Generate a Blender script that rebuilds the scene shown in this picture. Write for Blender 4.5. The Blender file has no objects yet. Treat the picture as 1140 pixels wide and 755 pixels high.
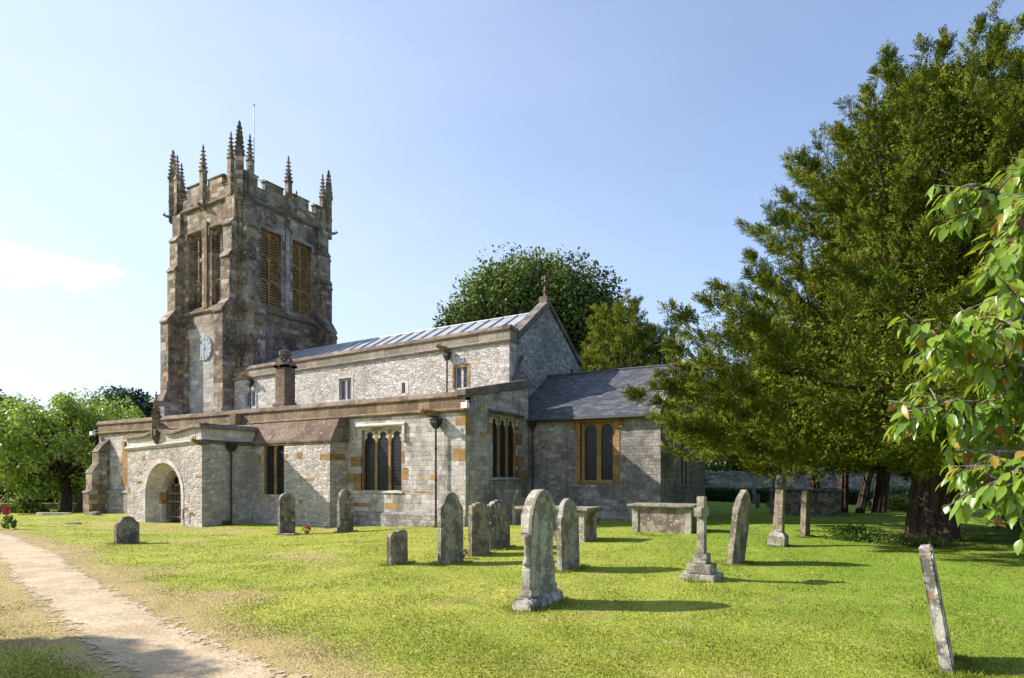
import bpy, bmesh, math, random
import numpy as np
from mathutils import Vector, Matrix
R = math.radians
random.seed(7); rng = np.random.default_rng(11)
sc = bpy.context.scene
col = sc.collection

# ------------------------------------------------------------------ camera, sky, sun, exposure
EYE = 1.65
CX, CY = 12.19, -17.68
HEAD = math.atan(410 / 700)
cam = bpy.data.cameras.new('camera'); cam.sensor_width = 36; cam.lens = 36 * 700 / 1140
cam.shift_y = 153.5 / 1140; cam.clip_end = 3000; cam.clip_start = 0.05
camo = bpy.data.objects.new('camera', cam); col.objects.link(camo)
camo.location = (CX, CY, EYE); camo.rotation_euler = (R(90), 0, HEAD); sc.camera = camo
FW = np.array([-math.sin(HEAD), math.cos(HEAD)]); RT = np.array([math.cos(HEAD), math.sin(HEAD)])

SUN_EL = 32.0
SUN_AZ = 245.0                                   # compass bearing of the sun, north = +y
sx, sy = math.sin(R(SUN_AZ)), math.cos(R(SUN_AZ))
sdir = Vector((sx * math.cos(R(SUN_EL)), sy * math.cos(R(SUN_EL)), math.sin(R(SUN_EL))))
sl = bpy.data.lights.new('sun', 'SUN'); sl.energy = 5.0; sl.angle = R(0.55); sl.color = (1.0, 0.92, 0.81)
so = bpy.data.objects.new('sun', sl); col.objects.link(so)
so.rotation_euler = sdir.to_track_quat('Z', 'Y').to_euler(); so.location = (-30, -30, 40)
sc.view_settings.view_transform = 'Standard'; sc.view_settings.look = 'None'
sc.view_settings.exposure = 0.90; sc.view_settings.gamma = 1.0

# ------------------------------------------------------------------ node helper
class NT:
    def __init__(s, tree):
        s.t = tree; s.n = tree.nodes; s.l = tree.links
    def node(s, typ, **kw):
        n = s.n.new(typ)
        for k, v in kw.items(): setattr(n, k, v)
        return n
    def put(s, sock, v):
        if v is None: return
        if isinstance(v, bpy.types.NodeSocket): s.l.new(v, sock)
        else:
            if isinstance(v, tuple) and len(v) == 3 and sock.type == 'RGBA': v = (*v, 1)
            sock.default_value = v
    def m(s, op, a, b=None, c=None, clamp=False):
        n = s.node('ShaderNodeMath', operation=op); n.use_clamp = clamp
        s.put(n.inputs[0], a); s.put(n.inputs[1], b); s.put(n.inputs[2], c)
        return n.outputs[0]
    def vm(s, op, a, b=None):
        n = s.node('ShaderNodeVectorMath', operation=op); s.put(n.inputs[0], a)
        if b is not None:
            s.put(n.inputs[3] if op == 'SCALE' else n.inputs[1], b)
        return n.outputs[0]
    def xyz(s, v):
        n = s.node('ShaderNodeSeparateXYZ'); s.put(n.inputs[0], v); return n.outputs
    def comb(s, x, y, z=0.0):
        n = s.node('ShaderNodeCombineXYZ'); s.put(n.inputs[0], x); s.put(n.inputs[1], y); s.put(n.inputs[2], z); return n.outputs[0]
    def noise(s, v, scale, detail=3, rough=.55, out=0, dist=0.0):
        n = s.node('ShaderNodeTexNoise'); s.put(n.inputs['Vector'], v)
        n.inputs['Scale'].default_value = scale; n.inputs['Detail'].default_value = detail
        n.inputs['Roughness'].default_value = rough; n.inputs['Distortion'].default_value = dist
        return n.outputs[out]
    def vor(s, v, scale, feature='F1', out='Distance', rand=1.0):
        n = s.node('ShaderNodeTexVoronoi', feature=feature); s.put(n.inputs['Vector'], v)
        n.inputs['Scale'].default_value = scale; n.inputs['Randomness'].default_value = rand
        return n.outputs[out]
    def white(s, v):
        n = s.node('ShaderNodeTexWhiteNoise', noise_dimensions='3D'); s.put(n.inputs['Vector'], v); return n.outputs['Value']
    def step(s, v, lo, hi, a=0.0, b=1.0):
        n = s.node('ShaderNodeMapRange', interpolation_type='SMOOTHSTEP'); s.put(n.inputs[0], v)
        n.inputs[1].default_value = lo; n.inputs[2].default_value = hi; n.inputs[3].default_value = a; n.inputs[4].default_value = b
        return n.outputs[0]
    def mix(s, f, a, b, mode='MIX'):
        n = s.node('ShaderNodeMix', data_type='RGBA', blend_type=mode)
        s.put(n.inputs[0], f); s.put(n.inputs[6], a); s.put(n.inputs[7], b); return n.outputs[2]
    def ramp(s, f, stops, const=False):
        n = s.node('ShaderNodeValToRGB'); s.put(n.inputs[0], f); e = n.color_ramp.elements
        if const: n.color_ramp.interpolation = 'CONSTANT'
        while len(e) < len(stops): e.new(0.5)
        for q, (p, c) in zip(e, stops): q.position = p; q.color = (*c, 1)
        return n.outputs[0]
    def bump(s, h, strength, dist, normal=None):
        n = s.node('ShaderNodeBump'); s.put(n.inputs['Height'], h); n.inputs['Strength'].default_value = strength
        n.inputs['Distance'].default_value = dist; s.put(n.inputs['Normal'], normal); return n.outputs[0]

def newmat(name):
    m = bpy.data.materials.new(name); m.use_nodes = True
    t = NT(m.node_tree); t.n.clear()
    out = t.node('ShaderNodeOutputMaterial')
    return m, t, out
def principled(t, out, colr, rough=.9, normal=None, metallic=0.0, spec=.3):
    p = t.node('ShaderNodeBsdfPrincipled'); t.put(p.inputs['Base Color'], colr); t.put(p.inputs['Roughness'], rough)
    t.put(p.inputs['Normal'], normal); p.inputs['Metallic'].default_value = metallic; p.inputs['Specular IOR Level'].default_value = spec
    t.l.new(p.outputs[0], out.inputs[0]); return p

# ------------------------------------------------------------------ world
W = bpy.data.worlds.new('World'); sc.world = W; W.use_nodes = True
t = NT(W.node_tree); t.n.clear()
wo = t.node('ShaderNodeOutputWorld'); bg = t.node('ShaderNodeBackground')
sky = t.node('ShaderNodeTexSky', sky_type='NISHITA'); sky.sun_disc = False
sky.sun_elevation = R(SUN_EL); sky.sun_rotation = R(SUN_AZ); sky.air_density = 1.0; sky.dust_density = 1.0; sky.ozone_density = 1.6
dirv = t.node('ShaderNodeTexCoord').outputs['Generated']
dx, dy, dz = t.xyz(dirv)
# thin cirrus: one soft bank low in the west, and a faint veil
def dir_px(px, py):
    u = (px - 570) / 700; v = (531 - py) / 700
    d = Vector((FW[0] + u * RT[0], FW[1] + u * RT[1], v)); return d.normalized()
cc = dir_px(40, 294)
rel = t.vm('SUBTRACT', dirv, tuple(cc))
rr = Vector((RT[0], RT[1], 0)); uu = Vector((-cc.z * FW[0], -cc.z * FW[1], 1)).normalized()
def dot(v, w):
    n = t.node('ShaderNodeVectorMath', operation='DOT_PRODUCT'); t.put(n.inputs[0], v); t.put(n.inputs[1], tuple(w)); return n.outputs['Value']
a = dot(rel, rr); b = dot(rel, uu)
b2 = t.m('ADD', b, t.m('MULTIPLY', a, 0.28))
r2 = t.m('ADD', t.m('POWER', t.m('ABSOLUTE', t.m('MULTIPLY', a, 1 / .105)), 2.0), t.m('POWER', t.m('ABSOLUTE', t.m('MULTIPLY', b2, 1 / .040)), 2.0))
wisp = t.noise(t.comb(t.m('MULTIPLY', a, 8.0), t.m('MULTIPLY', b2, 20.0), .3), 1.6, 8, .66, dist=.3)
cl = t.m('MULTIPLY', t.step(t.m('ADD', r2, t.m('MULTIPLY', t.m('SUBTRACT', wisp, .5), 6.5)), .85, -.4), .95)
veil = t.noise(t.comb(t.m('MULTIPLY', dx, 2.0), t.m('MULTIPLY', dy, 2.0), t.m('MULTIPLY', dz, 6.0)), 1.3, 6, .6)
west = t.step(t.m('SUBTRACT', t.m('MULTIPLY', t.m('ADD', t.m('MULTIPLY', dx, -.86), t.m('MULTIPLY', dy, -.5)), 1.0), t.m('MULTIPLY', dz, .75)), -1.1, .75)
veilf = t.m('MULTIPLY', t.m('ADD', t.m('MULTIPLY', west, .64), .15), t.step(veil, .2, .75, .8, 1.0))
lum = t.mix(1.0, sky.outputs[0], (.95, 1.03, 1.20), 'MULTIPLY')
c1 = t.mix(veilf, lum, (4.7, 5.3, 6.2))
c1 = t.mix(cl, c1, (6.0, 6.0, 6.0))
t.put(bg.inputs[0], c1); bg.inputs[1].default_value = 0.112
t.l.new(bg.outputs[0], wo.inputs[0])

# ------------------------------------------------------------------ materials
def stone(name, stops, ch=.2, bl=.42, mortar=(.30, .28, .25), mw=.012, jit=.02, orange=0.0, orangecol=(.40, .235, .085),
          mott=(.10, .09, .08), mottf=.5, mscale=.55, lich=.25, rubble=False, bump=.6, val=.22, streak=.3, mf=.45, patch=None):
    m, t, out = newmat(name)
    uv = t.node('ShaderNodeUVMap').outputs[0]
    pos = t.node('ShaderNodeNewGeometry').outputs['Position']
    ns = t.noise(uv, 2.2, 3, out=1)
    uvd = t.vm('ADD', uv, t.vm('SCALE', t.vm('SUBTRACT', ns, (.5, .5, .5)), jit))
    x, y, _ = t.xyz(uvd)
    if rubble:
        v2 = t.comb(t.m('DIVIDE', x, bl), t.m('DIVIDE', y, ch))
        n = t.node('ShaderNodeTexVoronoi'); t.put(n.inputs['Vector'], v2); n.inputs['Scale'].default_value = 1; n.inputs['Randomness'].default_value = .85
        rc = t.xyz(n.outputs['Color']); r1, r2 = rc[0], rc[1]
        e = t.vor(v2, 1, 'DISTANCE_TO_EDGE', rand=.85)
        edge = t.step(e, .015, .13)
    else:
        v = t.m('DIVIDE', y, ch); row = t.m('FLOOR', v); fv = t.m('SUBTRACT', v, row)
        rr_ = t.white(t.comb(row, 3.1, 1.7))
        bw = t.m('MULTIPLY', bl, t.m('ADD', .65, t.m('MULTIPLY', rr_, .8)))
        u = t.m('ADD', t.m('DIVIDE', x, bw), t.m('MULTIPLY', rr_, 9.7)); cell = t.m('FLOOR', u); fu = t.m('SUBTRACT', u, cell)
        r1 = t.white(t.comb(row, cell, 0.5)); r2 = t.white(t.comb(cell, row, 7.5))
        eu = t.m('MULTIPLY', t.m('MINIMUM', fu, t.m('SUBTRACT', 1, fu)), bw)
        ev = t.m('MULTIPLY', t.m('MINIMUM', fv, t.m('SUBTRACT', 1, fv)), ch)
        edge = t.step(t.m('MINIMUM', eu, ev), mw * .35, mw * 1.3)
    c = t.ramp(r1, stops)
    if orange > 0:
        c = t.mix(t.m('GREATER_THAN', r2, 1 - orange), c, orangecol)
    vv = t.m('ADD', 1 - val / 2, t.m('MULTIPLY', r2, val))
    c = t.mix(1.0, c, t.comb(vv, vv, vv), 'MULTIPLY')
    fine = t.noise(pos, 22, 5, .65)
    c = t.mix(.85, c, t.ramp(fine, [(.25, (.22, .21, .20)), (.5, (.5, .5, .5)), (.75, (.80, .79, .77))]), 'OVERLAY')
    spk = t.noise(t.vm('ADD', pos, (2, 7, 4)), 7, 4, .75); c = t.mix(.7, c, t.ramp(spk, [(.3, (.30, .28, .27)), (.5, (.5, .5, .5)), (.7, (.66, .655, .65))]), 'OVERLAY')
    big = t.noise(pos, mscale, 6, .68)
    c = t.mix(t.m('MULTIPLY', t.step(big, .46, .62), mottf), c, mott)
    if patch:
        pt_ = t.noise(t.vm('ADD', pos, (11, 3, 7)), .8, 7, .72); c = t.mix(t.step(pt_, .52, .60, 0, .55), c, patch)
    med = t.noise(pos, 4.5, 4, .7)
    c = t.mix(t.m('MULTIPLY', t.step(med, .55, .75), mottf * .75), c, mott)
    if streak:
        st = t.noise(t.vm('MULTIPLY', pos, (3.2, 3.2, .22)), 1.0, 4, .6)
        c = t.mix(t.m('MULTIPLY', t.step(st, .54, .72), streak), c, tuple(q * .8 for q in mott))
    c = t.mix(t.m('MULTIPLY', t.m('SUBTRACT', 1, edge), mf), c, mortar)
    if lich:
        lz = t.noise(pos, 9, 5, .7)
        c = t.mix(t.m('MULTIPLY', t.step(lz, .60, .68), lich), c, (.62, .61, .57))
        ly = t.noise(t.vm('ADD', pos, (5, 9, 2)), 3.1, 5, .7)
        c = t.mix(t.m('MULTIPLY', t.step(ly, .66, .74), lich * .4), c, (.38, .27, .11))
    h = t.m('ADD', t.m('MULTIPLY', edge, .6), t.m('MULTIPLY', t.m('ADD', fine, t.m('MULTIPLY', r2, .8)), .5))
    nb = t.bump(h, bump, .03)
    principled(t, out, c, .92, nb, spec=.2)
    return m

GREY = [(0, (.33, .298, .28)), (.3, (.40, .363, .345)), (.65, (.45, .412, .395)), (1, (.55, .51, .495))]
M = {}
M['aisle'] = stone('grey_ashlar', GREY, .17, .36, orange=.015, mottf=.75, mott=(.145, .13, .11), mscale=.9, streak=.55, lich=.6, mortar=(.26, .24, .21), mf=.38)
M['rubble'] = stone('pale_rubble', [(0, (.38, .335, .295)), (.4, (.50, .46, .42)), (1, (.66, .62, .58))], .085, .22, rubble=True, mf=.6, jit=.05, mortar=(.33, .30, .26), mottf=.42, mott=(.20, .18, .155), orange=.008, bump=1.0)
M['porch'] = stone('porch_rubble', [(0, (.34, .30, .275)), (.5, (.44, .397, .372)), (1, (.56, .51, .482))], .11, .27, rubble=True, jit=.06, mf=.5, mortar=(.36, .33, .28), mottf=.45, mott=(.18, .16, .14), orange=.008, bump=.8)
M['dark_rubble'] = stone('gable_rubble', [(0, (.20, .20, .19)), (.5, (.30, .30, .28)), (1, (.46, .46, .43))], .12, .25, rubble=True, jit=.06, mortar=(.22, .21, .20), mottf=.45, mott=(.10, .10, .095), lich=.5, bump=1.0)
M['chancel'] = stone('chancel_stone', [(0, (.21, .19, .18)), (.5, (.28, .255, .245)), (1, (.38, .35, .335))], .115, .30, mottf=.75, mott=(.095, .09, .085), mscale=.75, lich=.6, streak=.45, mortar=(.20, .195, .185), mf=.4)
M['tower'] = stone('tower_stone', [(0, (.14, .096, .064)), (.35, (.19, .138, .095)), (.7, (.245, .188, .135)), (.9, (.32, .275, .225)), (1, (.43, .395, .34))], .25, .5, orange=.01, mottf=.9, mott=(.065, .047, .038), mscale=.55, lich=1.0, streak=.5, mortar=(.17, .13, .10), val=.3, jit=.06, patch=(.30, .29, .27))
M['tower_grey'] = stone('tower_grey_stone', [(0, (.27, .25, .23)), (.5, (.33, .32, .30)), (1, (.42, .41, .39))], .27, .55, mottf=.6, mott=(.16, .115, .085), mscale=.7, lich=.8, streak=.45, mortar=(.20, .18, .16), val=.4, jit=.05)
M['brown'] = stone('brown_coping_stone', [(0, (.14, .098, .07)), (.5, (.18, .132, .096)), (1, (.25, .195, .15))], .5, .75, mottf=.75, mott=(.085, .062, .05), mscale=1.4, lich=.6, mortar=(.14, .11, .085), mw=.008, streak=.2)
M['frieze'] = stone('frieze_stone', [(0, (.14, .095, .057)), (.5, (.19, .135, .085)), (1, (.26, .20, .135))], .55, .6, mottf=.7, mott=(.10, .075, .055), mscale=1.3, lich=.5, mortar=(.16, .13, .10), mw=.008, streak=.3)
M['frieze_grey'] = stone('nave_frieze_stone', [(0, (.19, .16, .125)), (.5, (.245, .21, .17)), (1, (.32, .285, .24))], .55, .6, mottf=.65, mott=(.17, .14, .11), mscale=1.3, lich=.5, mortar=(.16, .14, .12), mw=.008, streak=.4)
M['darkcop'] = stone('dark_coping_stone', [(0, (.10, .085, .075)), (1, (.20, .18, .16))], .5, .6, mottf=.5, mott=(.06, .055, .05), mscale=1.6, lich=.7, mortar=(.06, .05, .05), mw=.008)
M['orange'] = stone('ham_stone', [(0, (.23, .14, .055)), (1, (.34, .21, .085))], .35, .6, mottf=.35, mott=(.20, .125, .06), mscale=1.8, lich=.25, mw=.005, mortar=(.25, .17, .08), streak=.2)
M['hambrown'] = stone('ham_stone_weathered', [(0, (.22, .13, .06)), (1, (.33, .20, .09))], .35, .6, mottf=.5, mott=(.13, .085, .05), mscale=1.8, lich=.2, mw=.005, mortar=(.15, .10, .06), streak=.2)
M['dress'] = stone('pale_dressed_stone', [(0, (.42, .385, .35)), (1, (.54, .50, .465))], .4, .6, mottf=.3, mott=(.25, .21, .16), mscale=1.5, lich=.3, mw=.006, streak=.2)
M['tomb'] = stone('tomb_stone', [(0, (.40, .38, .33)), (1, (.46, .44, .39))], 3.0, 3.0, mottf=.5, mott=(.15, .135, .11), mscale=2.2, lich=.6, mw=.0, jit=0, streak=.45, val=.1, bump=.5)
M['boundary'] = stone('boundary_rubble', [(0, (.25, .24, .22)), (.5, (.40, .39, .36)), (1, (.58, .56, .52))], .2, .42, rubble=True, jit=.1, mortar=(.12, .12, .11), mottf=.3, bump=1.0)

def gravemat(name, base, dark, orange, lichen, sc_=1.0, darkf=.6):
    m, t, out = newmat(name)
    o = t.node('ShaderNodeTexCoord').outputs['Object']; info = t.node('ShaderNodeObjectInfo').outputs['Random']
    p = t.vm('ADD', o, t.comb(t.m('MULTIPLY', info, 37), t.m('MULTIPLY', info, 11), 0.0))
    f = t.noise(p, 38 * sc_, 6, .7); md = t.noise(p, 3.4 * sc_, 7, .72); l = t.noise(t.vm('ADD', p, (3, 1, 8)), 10 * sc_, 6, .72)
    yl = t.noise(t.vm('ADD', p, (8, 3, 1)), 4.6 * sc_, 6, .74)
    st = t.noise(t.vm('MULTIPLY', p, (9, 9, 1.1)), 1.0, 4, .65)
    c = t.mix(t.step(md, .44, .56, 0, min(1, darkf + .2)), base, dark)
    c = t.mix(t.step(st, .50, .68, 0, .5), c, dark)
    c = t.mix(t.step(yl, .55, .66, 0, .65), c, orange)
    c = t.mix(t.step(l, .57, .64, 0, lichen), c, (.64, .64, .58))
    c = t.mix(.9, c, t.ramp(f, [(.25, (.25, .24, .23)), (.5, (.48, .48, .48)), (.78, (.76, .76, .74))]), 'OVERLAY')
    nb = t.bump(t.m('ADD', t.m('MULTIPLY', f, .4), t.m('ADD', t.m('MULTIPLY', l, .5), md)), .55, .02)
    principled(t, out, c, .93, nb, spec=.15)
    return m
M['g_grey'] = gravemat('headstone_grey', (.34, .315, .26), (.115, .105, .085), (.28, .20, .09), .6)
M['g_warm'] = gravemat('headstone_warm', (.33, .275, .21), (.10, .085, .07), (.28, .19, .085), .5)
M['g_dark'] = gravemat('headstone_dark', (.25, .225, .19), (.075, .066, .058), (.22, .15, .08), .7)
M['g_pale'] = gravemat('headstone_pale', (.43, .405, .335), (.16, .145, .115), (.36, .30, .16), .6, darkf=.6)
M['g_patch'] = gravemat('headstone_patchy', (.46, .44, .39), (.13, .12, .11), (.40, .20, .09), .75, 1.4, .8)

def simple(name, c, rough=.6, metallic=0.0, spec=.4, nz=0.0, nscale=20):
    m, t, out = newmat(name)
    p = t.node('ShaderNodeNewGeometry').outputs['Position']
    n = t.noise(p, nscale, 4, .6)
    cc_ = t.mix(n, tuple(q * (1 - nz) for q in c), tuple(min(1, q * (1 + nz)) for q in c))
    principled(t, out, cc_, rough, t.bump(n, .2, .01) if nz else None, metallic, spec)
    return m
M['iron'] = simple('black_iron', (.018, .018, .02), .45, 0, .5, .3)
M['gatewood'] = simple('weathered_gate', (.12, .10, .08), .8, 0, .3, .35, 40)
M['gold'] = simple('gilt', (.62, .48, .20), .45, 0, .5, .1)
M['clock'] = simple('clock_blue', (.20, .25, .33), .6, 0, .3, .25, 8)
M['white'] = simple('white_enamel', (.75, .75, .75), .4)
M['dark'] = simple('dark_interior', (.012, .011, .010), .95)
M['bronzepole'] = simple('steel_pole', (.25, .25, .26), .4, .6)

def leadmat():
    m, t, out = newmat('lead_sheet')
    p = t.node('ShaderNodeNewGeometry').outputs['Position']
    n = t.noise(p, 1.6, 6, .65); s2 = t.noise(t.vm('MULTIPLY', p, (6, 1.2, 1.2)), 1, 4, .6)
    c = t.ramp(n, [(.3, (.30, .315, .34)), (.55, (.40, .41, .43)), (.8, (.50, .51, .52))])
    c = t.mix(t.step(s2, .5, .75, 0, .4), c, (.24, .25, .28))
    principled(t, out, c, .42, t.bump(n, .25, .03), .25, .5); return m
M['lead'] = leadmat()
def slatemat():
    m, t, out = newmat('roof_slate')
    uv = t.node('ShaderNodeUVMap').outputs[0]; p = t.node('ShaderNodeNewGeometry').outputs['Position']
    x, y, _ = t.xyz(uv)
    ch, bw = .16, .27
    v = t.m('DIVIDE', y, ch); row = t.m('FLOOR', v); fv = t.m('SUBTRACT', v, row)
    u = t.m('ADD', t.m('DIVIDE', x, bw), t.m('MULTIPLY', row, .5)); u = t.m('ADD', u, t.m('MULTIPLY', t.white(t.comb(row, 2.0)), .2))
    cell = t.m('FLOOR', u); fu = t.m('SUBTRACT', u, cell)
    r1 = t.white(t.comb(row, cell, 2.2))
    c = t.ramp(r1, [(0, (.040, .042, .055)), (.5, (.065, .068, .082)), (1, (.12, .12, .13))])
    e = t.m('MINIMUM', t.step(fv, 0, .13), t.step(t.m('MINIMUM', fu, t.m('SUBTRACT', 1, fu)), 0, .035))
    c = t.mix(t.m('SUBTRACT', 1, e), c, (.03, .03, .033))
    ln = t.noise(p, 3, 6, .7); c = t.mix(t.step(ln, .52, .7, 0, .45), c, (.15, .145, .14))
    ln2 = t.noise(p, 14, 4, .7); c = t.mix(t.step(ln2, .6, .7, 0, .45), c, (.28, .27, .25))
    h = t.m('ADD', t.m('MULTIPLY', t.m('SUBTRACT', 1, fv), .8), t.m('MULTIPLY', r1, .5))
    principled(t, out, c, .6, t.bump(t.m('MULTIPLY', h, e), .9, .03), 0, .4); return m
M['slate'] = slatemat()
def glassmat(name, base, lw, pane_w, pane_h, leadc=(.10, .10, .10)):
    m, t, out = newmat(name)
    uv = t.node('ShaderNodeUVMap').outputs[0]; x, y, _ = t.xyz(uv)
    def lines(v, w):
        q = t.m('DIVIDE', v, w); f = t.m('FRACT', q); return t.m('LESS_THAN', t.m('MULTIPLY', t.m('MINIMUM', f, t.m('SUBTRACT', 1, f)), w), lw)
    ln = t.m('MAXIMUM', lines(x, pane_w), lines(y, pane_h))
    cellr = t.white(t.comb(t.m('FLOOR', t.m('DIVIDE', x, pane_w)), t.m('FLOOR', t.m('DIVIDE', y, pane_h)), 1.0))
    c = t.mix(cellr, base, tuple(q * 2.2 for q in base)); c = t.mix(ln, c, leadc)
    tilt = t.bump(t.noise(t.comb(t.m('ADD', x, t.m('MULTIPLY', cellr, 13.0)), y), 3, 0), .12, .03)
    p = principled(t, out, c, t.mix(ln, (.16, .16, .16), (.6, .6, .6)), tilt, 0, .25); return m
M['glass'] = glassmat('leaded_glass', (.008, .009, .012), .007, .11, .13, (.035, .035, .04))
M['glass2'] = glassmat('clerestory_glass', (.09, .10, .12), .008, .10, .14, (.03, .03, .03))

# ------------------------------------------------------------------ mesh builder
def tag(o, label=None, cat=None, group=None, kind=None):
    if label: o['label'] = label
    if cat: o['category'] = cat
    if group: o['group'] = group
    if kind: o['kind'] = kind
    return o
ident = lambda u, d, z: (u, d, z)
def south(y0): return lambda u, d, z: (u, y0 + d, z)        # d grows into the wall
def east(x0): return lambda u, d, z: (x0 - d, u, z)
def westf(x0): return lambda u, d, z: (x0 + d, u, z)
def north(y0): return lambda u, d, z: (u, y0 - d, z)
class MB:
    def __init__(s): s.v = []; s.f = []; s.m = []
    def add(s, vs, fs, mi=0):
        k = len(s.v); s.v += [tuple(v) for v in vs]; s.f += [tuple(k + i for i in f) for f in fs]; s.m += [mi] * len(fs); return s
    def hexa(s, p, mi=0):
        return s.add(p, [(0, 3, 2, 1), (4, 5, 6, 7), (0, 1, 5, 4), (1, 2, 6, 5), (2, 3, 7, 6), (3, 0, 4, 7)], mi)
    def box(s, x0, x1, y0, y1, z0, z1, mi=0, mp=ident):
        return s.hexa([mp(*q) for q in ((x0, y0, z0), (x1, y0, z0), (x1, y1, z0), (x0, y1, z0), (x0, y0, z1), (x1, y0, z1), (x1, y1, z1), (x0, y1, z1))], mi)
    def prism_d(s, poly, d0, d1, mi=0, mp=ident):           # polygon in (u,z), extruded along d
        n = len(poly); a = [mp(u, d0, z) for u, z in poly]; b = [mp(u, d1, z) for u, z in poly]
        return s.add(a + b, [tuple(range(n)), tuple(range(2 * n - 1, n - 1, -1))] + [(i, i + n, (i + 1) % n + n, (i + 1) % n) for i in range(n)], mi)
    def prism_u(s, poly, u0, u1, mi=0, mp=ident, z0=0.0, z1=0.0):   # profile in (d,z), extruded along u
        n = len(poly); a = [mp(u0, d, z + z0) for d, z in poly]; b = [mp(u1, d, z + z1) for d, z in poly]
        return s.add(a + b, [tuple(range(n)), tuple(range(2 * n - 1, n - 1, -1))] + [(i, i + n, (i + 1) % n + n, (i + 1) % n) for i in range(n)], mi)
    def tube(s, pts, rad, n=8, mi=0, cap=True):
        pts = [Vector(p) for p in pts]; rad = rad if isinstance(rad, (list, tuple)) else [rad] * len(pts)
        rings = []
        up = Vector((0, 0, 1)); prev = None
        for i, p in enumerate(pts):
            d = (pts[min(i + 1, len(pts) - 1)] - pts[max(i - 1, 0)]).normalized()
            if prev is None:
                a = d.cross(up); a = a.normalized() if a.length > 1e-3 else Vector((1, 0, 0))
            else:
                a = (prev - d * prev.dot(d)).normalized()
            prev = a; b = d.cross(a)
            rings.append([p + (a * math.cos(2 * math.pi * k / n) + b * math.sin(2 * math.pi * k / n)) * rad[i] for k in range(n)])
        vs = [v for r in rings for v in r]; fs = []
        for i in range(len(pts) - 1):
            for k in range(n):
                fs.append((i * n + k, i * n + (k + 1) % n, (i + 1) * n + (k + 1) % n, (i + 1) * n + k))
        if cap: fs += [tuple(range(n - 1, -1, -1)), tuple(range((len(pts) - 1) * n, len(pts) * n))]
        return s.add(vs, fs, mi)
    def blob(s, c, r, mi=0, n=6, jit=0.0):
        cx, cy, cz = c; rx, ry, rz = r if isinstance(r, (tuple, list)) else (r, r, r)
        vs = [(cx, cy, cz - rz)]; k = 3
        for i in range(1, k + 1):
            ph = -math.pi / 2 + math.pi * i / (k + 1)
            for j in range(n):
                q = 1 + random.uniform(-jit, jit); a_ = 2 * math.pi * j / n
                vs.append((cx + rx * q * math.cos(ph) * math.cos(a_), cy + ry * q * math.cos(ph) * math.sin(a_), cz + rz * math.sin(ph)))
        vs.append((cx, cy, cz + rz)); fs = []
        for j in range(n): fs.append((0, 1 + (j + 1) % n, 1 + j))
        for i in range(k - 1):
            for j in range(n):
                a0 = 1 + i * n; a1 = a0 + n
                fs.append((a0 + j, a0 + (j + 1) % n, a1 + (j + 1) % n, a1 + j))
        e = 1 + (k - 1) * n
        for j in range(n): fs.append((e + j, e + (j + 1) % n, len(vs) - 1))
        return s.add(vs, fs, mi)
    def build(s, name, mats, parent=None, off=(0, 0, 0), smooth=False, bevel=0.0, uvoff=(0, 0)):
        me = bpy.data.meshes.new(name)
        ox, oy, oz = off
        me.from_pydata([(v[0] - ox, v[1] - oy, v[2] - oz) for v in s.v], [], s.f)
        mats = mats if isinstance(mats, (list, tuple)) else [mats]
        for q in mats: me.materials.append(M[q] if isinstance(q, str) else q)
        me.polygons.foreach_set('material_index', s.m)
        bm = bmesh.new(); bm.from_mesh(me)
        bmesh.ops.recalc_face_normals(bm, faces=bm.faces)
        if bevel: bmesh.ops.bevel(bm, geom=[e for e in bm.edges if len(e.link_faces) == 2 and e.calc_face_angle(0) > .6], offset=bevel, segments=2, affect='EDGES', clamp_overlap=True)
        uvl = bm.loops.layers.uv.new('UVMap')
        for f in bm.faces:
            nx, ny, nz = f.normal; ax = max(range(3), key=lambda i: abs((nx, ny, nz)[i]))
            for l in f.loops:
                X, Y_, Z = l.vert.co.x + ox, l.vert.co.y + oy, l.vert.co.z + oz
                if ax == 2 and abs(nz) < .97 and abs(ny) > abs(nx):   # a slope facing south or north
                    uvq = (X, Z / max(.2, abs(ny)))
                elif ax == 0: uvq = (Y_ + 31.7, Z)
                elif ax == 1: uvq = (X, Z / max(.3, math.hypot(nx, ny)))
                else: uvq = (X, Y_)
                l[uvl].uv = (uvq[0] + uvoff[0], uvq[1] + uvoff[1])
            f.smooth = smooth
        bm.to_mesh(me); bm.free()
        o = bpy.data.objects.new(name, me); col.objects.link(o)
        if parent is not None: o.parent = parent
        else: o.location = off
        return o
def empty(name, loc, rz=0.0):
    o = bpy.data.objects.new(name, None); col.objects.link(o); o.location = loc; o.rotation_euler = (0, 0, rz); o.empty_display_size = .3; return o

# ------------------------------------------------------------------ ground
def sst(x, a, b):
    q = np.clip((x - a) / (b - a), 0, 1); return q * q * (3 - 2 * q)
def gz(x, y):
    x = np.asarray(x, float); y = np.asarray(y, float)
    z = -.22 * sst(-x, -2.5, 6) * sst(y, -13, -3) - .33 * sst(-x, 21, 31)
    d = np.hypot(x - CX, y - CY)
    z = z + (.035 * np.sin(x * .9 + 1.3 * np.sin(y * .5)) * np.sin(y * .8 + .6) + .015 * np.sin(x * 2.3 + y * 1.1)) * sst(d, 4, 12) * (1 - sst(d, 40, 80))
    return z
def gp(px, py, z=0.0):
    tt = (EYE - z) * 700 / (py - 531); u = (px - 570) / 700
    return (CX + FW[0] * tt + u * RT[0] * tt, CY + FW[1] * tt + u * RT[1] * tt)
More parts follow.
